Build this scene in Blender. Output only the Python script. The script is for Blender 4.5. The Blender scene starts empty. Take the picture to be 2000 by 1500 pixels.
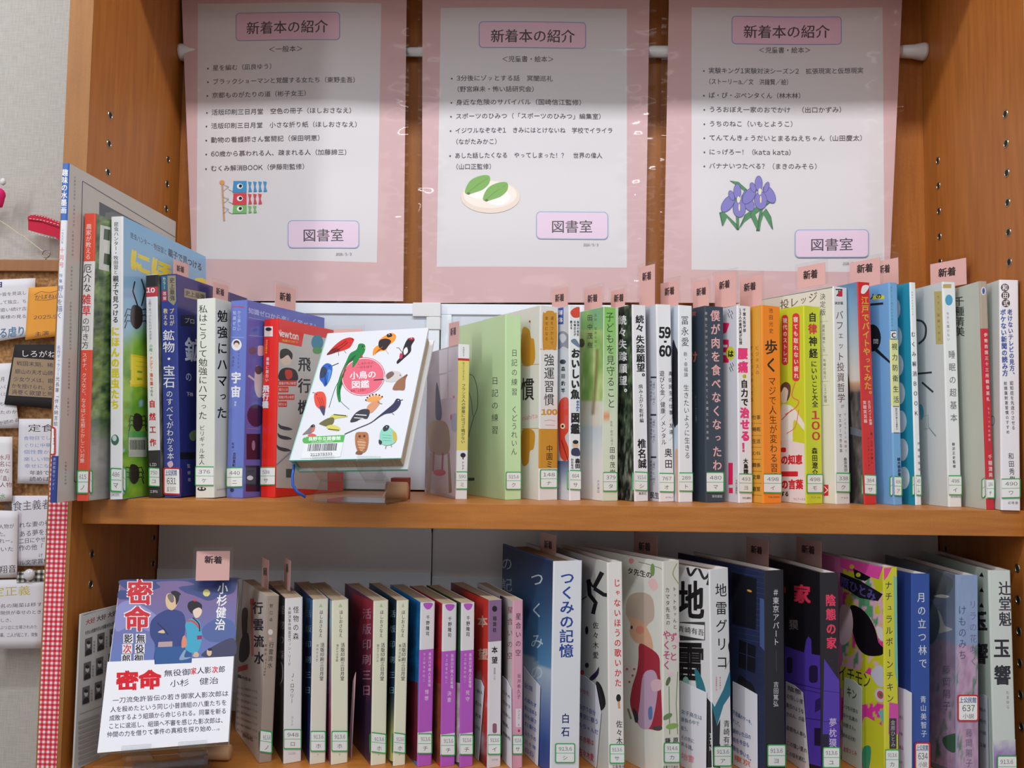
import bpy, math, random
import numpy as np
from mathutils import Matrix, Vector

random.seed(7)
SC = bpy.context.scene
COL = SC.collection

# ------------------------------------------------------------------ camera
F = 1665.88                       # focal length in pixels of a 2000 px wide frame
CAM = Vector((-0.0126, -0.7845, 0.06))
pitch, yaw, roll = 0.06357, -0.02655, 0.01093
fw = Vector((math.sin(yaw)*math.cos(pitch), math.cos(yaw)*math.cos(pitch), math.sin(pitch)))
rt = Vector((math.cos(yaw), -math.sin(yaw), 0))
up = rt.cross(fw)
rt2 = rt*math.cos(roll) + up*math.sin(roll)
up2 = up*math.cos(roll) - rt*math.sin(roll)
cd = bpy.data.cameras.new('camera')
cam = bpy.data.objects.new('camera', cd)
COL.objects.link(cam)
cd.sensor_width = 36
cd.lens = F/2000*36
cd.clip_start = 0.01
m = Matrix.Identity(4)
for i in range(3):
    m[i][0], m[i][1], m[i][2], m[i][3] = rt2[i], up2[i], -fw[i], CAM[i]
cam.matrix_world = m
SC.camera = cam

# ------------------------------------------------------------------ world, lights, exposure
W = bpy.data.worlds.new('room_light')
W.use_nodes = True
W.node_tree.nodes['Background'].inputs[0].default_value = (0.92, 0.95, 1.0, 1)
W.node_tree.nodes['Background'].inputs[1].default_value = 0.42
SC.world = W

def area(name, loc, target, sx, sy, power, color=(1, 1, 1)):
    l = bpy.data.lights.new(name, 'AREA')
    l.shape = 'RECTANGLE'; l.size = sx; l.size_y = sy; l.energy = power; l.color = color
    o = bpy.data.objects.new(name, l); COL.objects.link(o)
    o.location = loc
    o.rotation_euler = (Vector(target)-Vector(loc)).to_track_quat('-Z', 'Y').to_euler()
    return o
# a ceiling tube in front of and above the bookcase
area('ceiling_tube_light', (0.0, -0.66, 1.14), (0.0, 0.1, -0.2), 1.25, 0.07, 13.0, (0.97, 0.98, 1.0))
# fill light added at the left for the covers, and a row of tubes deeper in the room
area('left_fill_light', (-1.5, -1.15, 1.05), (0.0, 0.1, 0.0), 0.1, 1.25, 10.0, (0.98, 0.98, 1.0))
area('far_ceiling_light', (0.2, -2.6, 1.1), (0.0, 0.1, 0.0), 2.4, 0.3, 5.0, (1.0, 0.98, 0.96))

SC.view_settings.view_transform = 'Standard'
SC.view_settings.look = 'None'
SC.view_settings.exposure = 0
SC.view_settings.gamma = 1
SC.view_settings.use_curve_mapping = False

# ------------------------------------------------------------------ helpers
def lin(c):
    return tuple(((v/255)/12.92 if v/255 <= 0.04045 else ((v/255+0.055)/1.055)**2.4) for v in c)

def proj(P):
    d = Vector(P)-CAM
    z = d.dot(fw)
    return 1000+F*d.dot(rt2)/z, 750-F*d.dot(up2)/z

def raydir(px, py):
    return fw*F + rt2*(px-1000) + up2*(750-py)

def on_y(px, py, Y):
    d = raydir(px, py)
    return CAM + d*((Y-CAM.y)/d.y)

def hsh(i, j):
    n = (i*374761393 + j*668265263) & 0xffffffff
    n = ((n ^ (n >> 13))*1274126177) & 0xffffffff
    return ((n ^ (n >> 16)) & 0xffff)/65535.0

def vnoise(x, y):
    i, j = math.floor(x), math.floor(y)
    fx, fy = x-i, y-j
    fx = fx*fx*(3-2*fx); fy = fy*fy*(3-2*fy)
    a = hsh(i, j)*(1-fx)+hsh(i+1, j)*fx
    b = hsh(i, j+1)*(1-fx)+hsh(i+1, j+1)*fx
    return a*(1-fy)+b*fy

def fbm(x, y):
    return 0.55*vnoise(x, y)+0.3*vnoise(x*2.1+7, y*2.1)+0.15*vnoise(x*4.3, y*4.3+3)

def mix(a, b, t):
    t = max(0.0, min(1.0, t))
    return tuple(a[k]*(1-t)+b[k]*t for k in range(3))

# --- materials
def node_mat(name):
    mt = bpy.data.materials.new(name); mt.use_nodes = True
    nt = mt.node_tree
    return mt, nt, nt.nodes['Principled BSDF']

def print_mat(name, rough, spec=0.4, coat=0.0, bump=0.0):
    mt, nt, p = node_mat(name)
    a = nt.nodes.new('ShaderNodeVertexColor'); a.layer_name = 'Col'
    nt.links.new(a.outputs[0], p.inputs['Base Color'])
    p.inputs['Roughness'].default_value = rough
    p.inputs['Specular IOR Level'].default_value = spec
    p.inputs['Coat Weight'].default_value = coat
    p.inputs['Coat Roughness'].default_value = 0.12
    if bump:
        n = nt.nodes.new('ShaderNodeTexNoise'); n.inputs['Scale'].default_value = 60
        b = nt.nodes.new('ShaderNodeBump'); b.inputs['Strength'].default_value = bump
        b.inputs['Distance'].default_value = 0.002
        nt.links.new(n.outputs[0], b.inputs['Height']); nt.links.new(b.outputs[0], p.inputs['Normal'])
    return mt

def plain(name, col, rough=0.5, spec=0.5, metal=0.0):
    mt, nt, p = node_mat(name)
    p.inputs['Base Color'].default_value = lin(col)+(1,)
    p.inputs['Roughness'].default_value = rough
    p.inputs['Specular IOR Level'].default_value = spec
    p.inputs['Metallic'].default_value = metal
    return mt

def wood_mat(name, c1, c2, axis, rough=0.42):
    mt, nt, p = node_mat(name)
    tc = nt.nodes.new('ShaderNodeTexCoord'); mp = nt.nodes.new('ShaderNodeMapping')
    sc = {'x': (6, 70, 70), 'z': (70, 70, 6)}[axis]
    mp.inputs['Scale'].default_value = sc
    n = nt.nodes.new('ShaderNodeTexNoise'); n.inputs['Scale'].default_value = 2.0
    n.inputs['Detail'].default_value = 6; n.inputs['Roughness'].default_value = 0.6
    cr = nt.nodes.new('ShaderNodeValToRGB')
    cr.color_ramp.elements[0].position = 0.3; cr.color_ramp.elements[0].color = lin(c1)+(1,)
    cr.color_ramp.elements[1].position = 0.7; cr.color_ramp.elements[1].color = lin(c2)+(1,)
    fl = nt.nodes.new('ShaderNodeTexNoise'); fl.inputs['Scale'].default_value = 900
    mx = nt.nodes.new('ShaderNodeMixRGB'); mx.blend_type = 'OVERLAY'; mx.inputs[0].default_value = 0.18
    b = nt.nodes.new('ShaderNodeBump'); b.inputs['Strength'].default_value = 0.06; b.inputs['Distance'].default_value = 0.001
    L = nt.links.new
    L(tc.outputs['Object'], mp.inputs[0]); L(mp.outputs[0], n.inputs[0]); L(n.outputs[0], cr.inputs[0])
    L(tc.outputs['Object'], fl.inputs[0]); L(cr.outputs[0], mx.inputs[1]); L(fl.outputs[0], mx.inputs[2])
    L(mx.outputs[0], p.inputs['Base Color']); L(n.outputs[0], b.inputs['Height']); L(b.outputs[0], p.inputs['Normal'])
    p.inputs['Roughness'].default_value = rough
    return mt

def clear_mat(name, tint, rough=0.04, ior=1.45, gain=1.0):
    mt = bpy.data.materials.new(name); mt.use_nodes = True
    nt = mt.node_tree; nt.nodes.clear()
    o = nt.nodes.new('ShaderNodeOutputMaterial'); t = nt.nodes.new('ShaderNodeBsdfTransparent')
    g = nt.nodes.new('ShaderNodeBsdfGlossy'); mx = nt.nodes.new('ShaderNodeMixShader')
    # the same reflectance from both sides of the sheet (Schlick)
    lw = nt.nodes.new('ShaderNodeLayerWeight'); lw.inputs[0].default_value = 0.5
    pw = nt.nodes.new('ShaderNodeMath'); pw.operation = 'POWER'; pw.inputs[1].default_value = 5
    f = nt.nodes.new('ShaderNodeMath'); f.operation = 'MULTIPLY_ADD'; f.inputs[1].default_value = 0.9; f.inputs[2].default_value = ((ior-1)/(ior+1))**2
    nt.links.new(lw.outputs['Facing'], pw.inputs[0]); nt.links.new(pw.outputs[0], f.inputs[0])
    mu = nt.nodes.new('ShaderNodeMath'); mu.operation = 'MULTIPLY'; mu.inputs[1].default_value = gain
    t.inputs[0].default_value = tint+(1,); g.inputs['Roughness'].default_value = rough
    L = nt.links.new
    L(f.outputs[0], mu.inputs[0]); L(mu.outputs[0], mx.inputs[0])
    L(t.outputs[0], mx.inputs[1]); L(g.outputs[0], mx.inputs[2]); L(mx.outputs[0], o.inputs[0])
    return mt

M_CARD = print_mat('printed_card', 0.38, 0.45)
M_GLOSS = print_mat('glossy_cover', 0.22, 0.5, 0.4)
M_PAPER = print_mat('printed_paper', 0.75, 0.25, 0, 0.02)
M_WOODX = wood_mat('beech_shelf_wood', (168, 101, 40), (190, 122, 54), 'x')
M_WOODZ = wood_mat('beech_panel_wood', (162, 94, 33), (184, 113, 46), 'z', 0.5)
M_EDGE = wood_mat('beech_edge_wood', (150, 98, 44), (164, 110, 53), 'z', 0.45)
M_METAL = plain('nickel_sleeve', (150, 145, 125), 0.3, 0.5, 0.9)
M_DARK = plain('hole_shade', (30, 24, 18), 0.8)  # dark colour stands in for the shade inside a pin hole
M_WHITEPL = plain('white_plastic', (226, 228, 230), 0.35)
M_BOARD = plain('whiteboard_enamel', (210, 218, 230), 0.3)
M_STEEL = plain('grey_steel_board', (228, 225, 222), 0.35)
M_RAIL = plain('whiteboard_rail', (232, 240, 250), 0.35, 0.5, 0.0)
M_FILM = clear_mat('clear_pouch_film', (0.985, 0.985, 0.985), 0.06, 1.42)
M_POUCH = clear_mat('laminating_film', (0.99, 0.99, 0.99), 0.09, 1.36)
M_ACRYL = clear_mat('clear_acrylic', (0.95, 0.96, 0.96), 0.03, 1.5, 1.8)
M_BLUE = plain('blue_ribbon', (30, 90, 190), 0.5)
M_PROP = plain('prop_wood', (196, 150, 112), 0.6)

def page_mat():
    mt, nt, p = node_mat('book_pages')
    tc = nt.nodes.new('ShaderNodeTexCoord'); mp = nt.nodes.new('ShaderNodeMapping')
    mp.inputs['Scale'].default_value = (2600, 12, 12)
    n = nt.nodes.new('ShaderNodeTexNoise'); n.inputs['Scale'].default_value = 1
    cr = nt.nodes.new('ShaderNodeValToRGB')
    cr.color_ramp.elements[0].color = lin((160, 138, 112))+(1,); cr.color_ramp.elements[0].position = 0.3
    cr.color_ramp.elements[1].color = lin((204, 184, 156))+(1,); cr.color_ramp.elements[1].position = 0.7
    L = nt.links.new
    L(tc.outputs['Object'], mp.inputs[0]); L(mp.outputs[0], n.inputs[0]); L(n.outputs[0], cr.inputs[0])
    L(cr.outputs[0], p.inputs['Base Color']); p.inputs['Roughness'].default_value = 0.85
    return mt
M_PAGE = page_mat()

# --- objects
def link(name, me, parent=None, mats=None):
    o = bpy.data.objects.new(name, me)
    COL.objects.link(o)
    if parent: o.parent = parent
    for mt in (mats or []): me.materials.append(mt)
    return o

def tag(o, label, cat, group=None):
    o['label'] = label; o['category'] = cat
    if group: o['group'] = group
    return o

def empty(name, loc, rot=(0, 0, 0)):
    o = bpy.data.objects.new(name, None); o.empty_display_size = 0.02
    COL.objects.link(o); o.location = loc; o.rotation_euler = rot
    return o

def matrix(loc, rot=(0, 0, 0)):
    from mathutils import Euler
    return Matrix.Translation(Vector(loc)) @ Euler(rot, 'XYZ').to_matrix().to_4x4()

def mesh(verts, faces, cols=None, smooth=False):
    me = bpy.data.meshes.new('m')
    me.from_pydata([tuple(v) for v in verts], [], faces)
    if cols is not None:
        at = me.color_attributes.new('Col', 'FLOAT_COLOR', 'CORNER')
        arr = []
        for f, c in zip(faces, cols):
            if isinstance(c, list):
                for q in c: arr += [q[0], q[1], q[2], 1.0]
            else:
                arr += [c[0], c[1], c[2], 1.0]*len(f)
        at.data.foreach_set('color', arr)
    if smooth:
        me.polygons.foreach_set('use_smooth', [True]*len(me.polygons))
    me.update()
    return me

class Geo:
    """collects plain solids into one mesh"""
    def __init__(s): s.v = []; s.f = []
    def quadprism(s, base, d):
        # base: list of points (ccw seen against d), d: extrusion vector
        n = len(base); k = len(s.v); d = Vector(d)
        s.v += [Vector(p) for p in base]+[Vector(p)+d for p in base]
        s.f.append(tuple(k+i for i in reversed(range(n)))); s.f.append(tuple(k+n+i for i in range(n)))
        for i in range(n):
            j = (i+1) % n
            s.f.append((k+i, k+j, k+n+j, k+n+i))
        return s
    def box(s, x0, y0, z0, x1, y1, z1):
        return s.quadprism([(x0, y0, z0), (x1, y0, z0), (x1, y1, z0), (x0, y1, z0)], (0, 0, z1-z0))
    def lathe(s, prof, origin, axis='x', n=20):
        # prof: list of (along, radius)
        k = len(s.v); O = Vector(origin)
        for a, r in prof:
            for i in range(n):
                t = 2*math.pi*i/n
                c, q = r*math.cos(t), r*math.sin(t)
                s.v.append(O + Vector({'x': (a, c, q), 'y': (c, a, q), 'z': (c, q, a)}[axis]))
        for j in range(len(prof)-1):
            for i in range(n):
                i2 = (i+1) % n
                s.f.append((k+j*n+i, k+j*n+i2, k+(j+1)*n+i2, k+(j+1)*n+i))
        s.f.append(tuple(k+i for i in range(n))); s.f.append(tuple(k+(len(prof)-1)*n+i for i in range(n)))
        return s
    def tube(s, pts, r, n=8):
        k = len(s.v); pts = [Vector(p) for p in pts]
        for q, p in enumerate(pts):
            t = (pts[min(q+1, len(pts)-1)]-pts[max(q-1, 0)]).normalized()
            a = t.orthogonal().normalized() if q == 0 else (pa - t*pa.dot(t)).normalized()
            pa = a; b = t.cross(a)
            for i in range(n):
                th = 2*math.pi*i/n
                s.v.append(p + a*(r*math.cos(th)) + b*(r*math.sin(th)))
        for j in range(len(pts)-1):
            for i in range(n):
                i2 = (i+1) % n
                s.f.append((k+j*n+i, k+j*n+i2, k+(j+1)*n+i2, k+(j+1)*n+i))
        s.f.append(tuple(k+i for i in reversed(range(n)))); s.f.append(tuple(k+(len(pts)-1)*n+i for i in range(n)))
        return s
    def ribbon(s, pts, wvec, th):
        """flat strip along pts, wide along wvec, thickness th"""
        pts = [Vector(p) for p in pts]; w = Vector(wvec); k = len(s.v)
        for q, p in enumerate(pts):
            t = (pts[min(q+1, len(pts)-1)]-pts[max(q-1, 0)]).normalized()
            nn = t.cross(w).normalized()*th
            s.v += [p, p+w, p+w+nn, p+nn]
        for j in range(len(pts)-1):
            for i in range(4):
                i2 = (i+1) % 4
                s.f.append((k+j*4+i, k+j*4+i2, k+(j+1)*4+i2, k+(j+1)*4+i))
        s.f.append((k, k+3, k+2, k+1)); e = k+(len(pts)-1)*4; s.f.append((e, e+1, e+2, e+3))
        return s
    def obj(s, name, mat, parent=None, bevel=0, smooth=False):
        import bmesh
        me = mesh(s.v, s.f)
        bm = bmesh.new(); bm.from_mesh(me)
        bmesh.ops.recalc_face_normals(bm, faces=bm.faces)
        if bevel:
            bmesh.ops.bevel(bm, geom=[e for e in bm.edges if len(e.link_faces) == 2 and e.calc_face_angle() > 0.6], offset=bevel, segments=2, affect='EDGES', profile=0.7)
        bm.to_mesh(me); bm.free()
        if smooth: me.polygons.foreach_set('use_smooth', [True]*len(me.polygons))
        return link(name, me, parent, [mat])

# --- glyphs (Blender's own bundled font, turned into outlines once per character)
GL = {}
def glyph(ch):
    if ch not in GL:
        full = chr(ord(ch)+0xFEE0) if 0x21 <= ord(ch) <= 0x7e else ch      # the wide forms share the Japanese face
        cu = bpy.data.curves.new('g', 'FONT'); cu.body = full; cu.resolution_u = 2
        ob = bpy.data.objects.new('g', cu)
        me = ob.to_mesh(); me.calc_loop_triangles()
        vs = [(v.co.x, v.co.y) for v in me.vertices]
        ts = [tuple(t.vertices) for t in me.loop_triangles]
        ob.to_mesh_clear(); bpy.data.objects.remove(ob); bpy.data.curves.remove(cu)
        if ord(ch) < 0x250:          # Latin glyphs are drawn a little larger, centred on their own box
            if vs:
                x0 = min(v[0] for v in vs); x1 = max(v[0] for v in vs)
                vs = [((v[0]-x0)*1.04+0.045, v[1]*1.04-0.01) for v in vs]
                adv = (x1-x0)*1.04+0.09
            else: adv = 0.35
        else: adv = 1.0
        GL[ch] = (vs, ts, adv)
    return GL[ch]
ROT = set('ー～（）()「」『』…―-〜＜＞')
SMALL = set('っゃゅょァィゥェォッャュョぁぃぅぇぉ')

K = (25, 22, 24); WH = (240, 238, 240)

class Canvas:
    """flat print laid on a surface; coordinates are read in the photograph's zoomed crops and
    cast onto the real plane (O, U, V) of the root with matrix M"""
    def __init__(s, M, O, U, V, view=(0, 0, 1), warp=None, lay0=3, clip=None, eps=4e-6):
        s.eps = eps
        s.M = M; s.Mi = M.inverted(); s.O = Vector(O); s.U = Vector(U); s.V = Vector(V); s.N = s.U.cross(s.V)
        s.view = view; s.warp = warp; s.lay = lay0; s.v = []; s.f = []; s.c = []; s.clip = clip
        s.co = s.Mi @ CAM; s.R = s.Mi.to_3x3()
    def P(s, x, y):
        ox, oy, k = s.view
        d = s.R @ raydir(ox+x/k, oy+y/k)
        t = (s.O-s.co).dot(s.N)/d.dot(s.N)
        p = s.co+d*t-s.O
        return p.dot(s.U), p.dot(s.V)
    def to3(s, u, v, lay):
        if s.clip:
            u = min(max(u, s.clip[0]), s.clip[1]); v = min(max(v, s.clip[2]), s.clip[3])
        p = s.O+s.U*u+s.V*v+s.N*(lay*s.eps)
        if s.warp: p = p+s.N*s.warp(u, v)
        return p
    def raw(s, uv, faces, cols, bump=1):
        s.lay += bump
        k = len(s.v)
        s.v += [s.to3(a, b, s.lay) for a, b in uv]
        s.f += [tuple(k+i for i in f) for f in faces]
        s.c += cols
    def poly(s, pts, col):
        xs = [p[0] for p in pts]
        if s.warp and max(xs)-min(xs) > 16:          # cut into narrow strips so that the shape follows the curved sheet
            a = min(xs); n = int((max(xs)-a)/12)+1; w = (max(xs)-a)/n; s.lay += 1
            def half(P, x, sg):
                o = []
                for i, p in enumerate(P):
                    q = P[i-1]; ip = (p[0]-x)*sg >= 0; iq = (q[0]-x)*sg >= 0
                    if ip != iq:
                        t = (x-q[0])/(p[0]-q[0]); o.append((x, q[1]+(p[1]-q[1])*t))
                    if ip: o.append(p)
                return o
            for i in range(n):
                P = half(half(list(pts), a+w*i, 1), a+w*(i+1), -1)
                if len(P) > 2: s.raw([s.P(*p) for p in P], [tuple(range(len(P)))], [lin(col)], 0)
            return
        s.raw([s.P(*p) for p in pts], [tuple(range(len(pts)))], [lin(col)])
    def rect(s, x0, y0, x1, y1, col):
        s.poly([(x0, y1), (x1, y1), (x1, y0), (x0, y0)], col)
    def cols(s, top, bot, col):
        """shape given by matching top and bottom outlines, cut into columns so that it follows a curved sheet"""
        n = len(top); uv = [s.P(*p) for p in top]+[s.P(*p) for p in bot]
        s.raw(uv, [(n+i, n+i+1, i+1, i) for i in range(n-1)], [lin(col)]*(n-1))
    def ell(s, cx, cy, rx, ry, col, ang=0, n=18):
        if s.warp and rx > 60:
            xs = [cx-rx*math.cos(math.pi*i/24) for i in range(25)]; hs = [ry*math.sin(math.pi*i/24) for i in range(25)]
            return s.cols([(x, cy-h) for x, h in zip(xs, hs)], [(x, cy+h) for x, h in zip(xs, hs)], col)
        a = math.radians(ang); c, q = math.cos(a), math.sin(a)
        s.poly([(cx+rx*math.cos(t)*c-ry*math.sin(t)*q, cy+rx*math.cos(t)*q+ry*math.sin(t)*c) for t in [2*math.pi*i/n for i in range(n)]], col)
    def blob(s, pts, col, n=4):
        """smooth closed shape through points (Catmull-Rom)"""
        o = []; m = len(pts)
        for i in range(m):
            p0, p1, p2, p3 = pts[i-1], pts[i], pts[(i+1) % m], pts[(i+2) % m]
            for k in range(n):
                t = k/n
                o.append(tuple(0.5*((2*p1[j])+(-p0[j]+p2[j])*t+(2*p0[j]-5*p1[j]+4*p2[j]-p3[j])*t*t+(-p0[j]+3*p1[j]-3*p2[j]+p3[j])*t**3) for j in (0, 1)))
        s.poly(o, col)
    def line(s, pts, w, col, close=False, smooth=False):
        if smooth:
            o = []; m = len(pts)
            for i in range(m-1):
                p0, p1, p2, p3 = pts[max(i-1, 0)], pts[i], pts[i+1], pts[min(i+2, m-1)]
                for k in range(5):
                    t = k/5
                    o.append(tuple(0.5*((2*p1[j])+(-p0[j]+p2[j])*t+(2*p0[j]-5*p1[j]+4*p2[j]-p3[j])*t*t+(-p0[j]+3*p1[j]-3*p2[j]+p3[j])*t**3) for j in (0, 1)))
            pts = o+[pts[-1]]
        if close: pts = list(pts)+[pts[0], pts[1]]
        uv = []; n = len(pts)
        for i, p in enumerate(pts):
            a = pts[max(i-1, 0)]; b = pts[min(i+1, n-1)]
            dx, dy = b[0]-a[0], b[1]-a[1]; L = math.hypot(dx, dy) or 1
            uv += [s.P(p[0]-dy/L*w/2, p[1]+dx/L*w/2), s.P(p[0]+dy/L*w/2, p[1]-dx/L*w/2)]
        s.raw(uv, [(2*i, 2*i+2, 2*i+3, 2*i+1) for i in range(n-1)], [lin(col)]*(n-1))
    def rrect(s, x0, y0, x1, y1, r, col):
        if s.warp and x1-x0 > 60:
            xs = [x0+r*(1-math.cos(math.pi/2*i/6)) for i in range(7)]+[x0+r+(x1-x0-2*r)*i/14 for i in range(1, 14)]+[x1-r+r*math.sin(math.pi/2*i/6) for i in range(7)]
            def off(x):
                d = max(0, x0+r-x, x-(x1-r)); return r-math.sqrt(max(0, r*r-d*d))
            return s.cols([(x, y0+off(x)) for x in xs], [(x, y1-off(x)) for x in xs], col)
        pts = []
        for cx, cy, a0 in ((x1-r, y1-r, 0), (x0+r, y1-r, 90), (x0+r, y0+r, 180), (x1-r, y0+r, 270)):
            for k in range(5):
                t = math.radians(a0+90*k/4); pts.append((cx+r*math.cos(t), cy+r*math.sin(t)))
        s.poly(pts, col)
    def gquad(s, c, nx, ny, fn):
        """grid between corners TL, TR, BR, BL; fn = colour or f(s, t) -> colour, t from the top"""
        q = [s.P(*p) for p in c]; uv = []; cc = []
        for j in range(ny+1):
            for i in range(nx+1):
                a, b = i/nx, j/ny
                uv.append(tuple((q[0][k]*(1-a)+q[1][k]*a)*(1-b)+(q[3][k]*(1-a)+q[2][k]*a)*b for k in (0, 1)))
                cc.append(lin(fn(a, b)) if callable(fn) else None)
        fs = []; cs = []
        for j in range(ny):
            for i in range(nx):
                k = j*(nx+1)+i; f = (k+nx+1, k+nx+2, k+1, k)
                fs.append(f); cs.append([cc[z] for z in f] if callable(fn) else lin(fn))
        s.raw(uv, fs, cs)
    def _put(s, ch, org, e1, e2, col, rot, bold):
        vs, ts, adv = glyph(ch)
        if not vs: return
        if not bold: offs = [(0, 0)]
        elif bold <= 0.012: offs = [(-bold, -bold*0.6), (bold, bold*0.6)]
        else: offs = [(-bold, -bold*0.7), (bold, -bold*0.7), (-bold, bold*0.7), (bold, bold*0.7)]
        if bold > 0.04: offs.append((0, 0))
        for q, (of, of2) in enumerate(offs):
            if True:
                k = len(s.v); pts = []
                for x, y in vs:
                    y = y-0.38; x = x-adv/2
                    if rot: x, y = y, -x
                    x += of; y += of2
                    pts.append((org[0]+e1[0]*x+e2[0]*y, org[1]+e1[1]*x+e2[1]*y))
                s.v += [s.to3(a, b, s.lay+q) for a, b in pts]
                s.f += [(k+a, k+b, k+c) for a, b, c in ts]; s.c += [lin(col)]*len(ts)
    def vt(s, txt, x0, y0, x1, y1, w, col=K, bold=0):
        """vertical writing, top centre to bottom centre, glyph width w"""
        s.lay += 1
        n = len(txt)
        for i, ch in enumerate(txt):
            if ch in ' 　': continue
            t = (i+0.5)/n; x = x0+(x1-x0)*t; y = y0+(y1-y0)*t
            h = min((y1-y0)/n*0.98, w*1.2)
            a, b = s.P(x-w/2, y), s.P(x+w/2, y); o = s.P(x, y)
            c, d = s.P(x-(x1-x0)/(y1-y0)*h/2, y-h/2), s.P(x+(x1-x0)/(y1-y0)*h/2, y+h/2)
            e1 = (b[0]-a[0], b[1]-a[1]); e2 = (c[0]-d[0], c[1]-d[1])
            if ch in '、。': o = (o[0]+e1[0]*0.6+e2[0]*0.5, o[1]+e1[1]*0.6+e2[1]*0.5)
            k = 0.75 if ch in SMALL else 1.0
            if ch in SMALL: o = (o[0]+e1[0]*0.1+e2[0]*0.08, o[1]+e1[1]*0.1+e2[1]*0.08)
            s._put(ch, o, (e1[0]*k, e1[1]*k), (e2[0]*k, e2[1]*k), col, ch in ROT, bold)
        s.lay += 0 if not bold else (1 if bold <= 0.012 else 4)
    def ht(s, txt, x0, y0, x1, y1, h, col=K, bold=0):
        """horizontal writing, left centre to right centre, glyph height h"""
        s.lay += 1
        advs = [glyph(c)[2] if c != ' ' else 0.4 for c in txt]; A = sum(advs)
        cum = 0
        for ch, ad in zip(txt, advs):
            t = (cum+ad/2)/A; cum += ad
            if ch in ' 　': continue
            x = x0+(x1-x0)*t; y = y0+(y1-y0)*t
            o = s.P(x, y); a, b = s.P(x-(x1-x0)/A/2, y-(y1-y0)/A/2), s.P(x+(x1-x0)/A/2, y+(y1-y0)/A/2)
            c, d = s.P(x, y-h/2), s.P(x, y+h/2)
            k = 0.8 if ch in SMALL else 1.0
            s._put(ch, o, ((b[0]-a[0])*k, (b[1]-a[1])*k), ((c[0]-d[0])*k, (c[1]-d[1])*k), col, False, bold)
        s.lay += 0 if not bold else (1 if bold <= 0.012 else 4)
    def obj(s, name, mat=None, parent=None, smooth=False):
        if not s.f: return None
        return link(name, mesh(s.v, s.f, s.c, smooth), parent, [mat or M_CARD])

# --- a book
GU = 'books standing on the upper shelf'; GLo = 'books standing on the lower shelf'
ZU = 0.0; ZL = -0.241
CREAM = (236, 228, 212)

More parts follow.
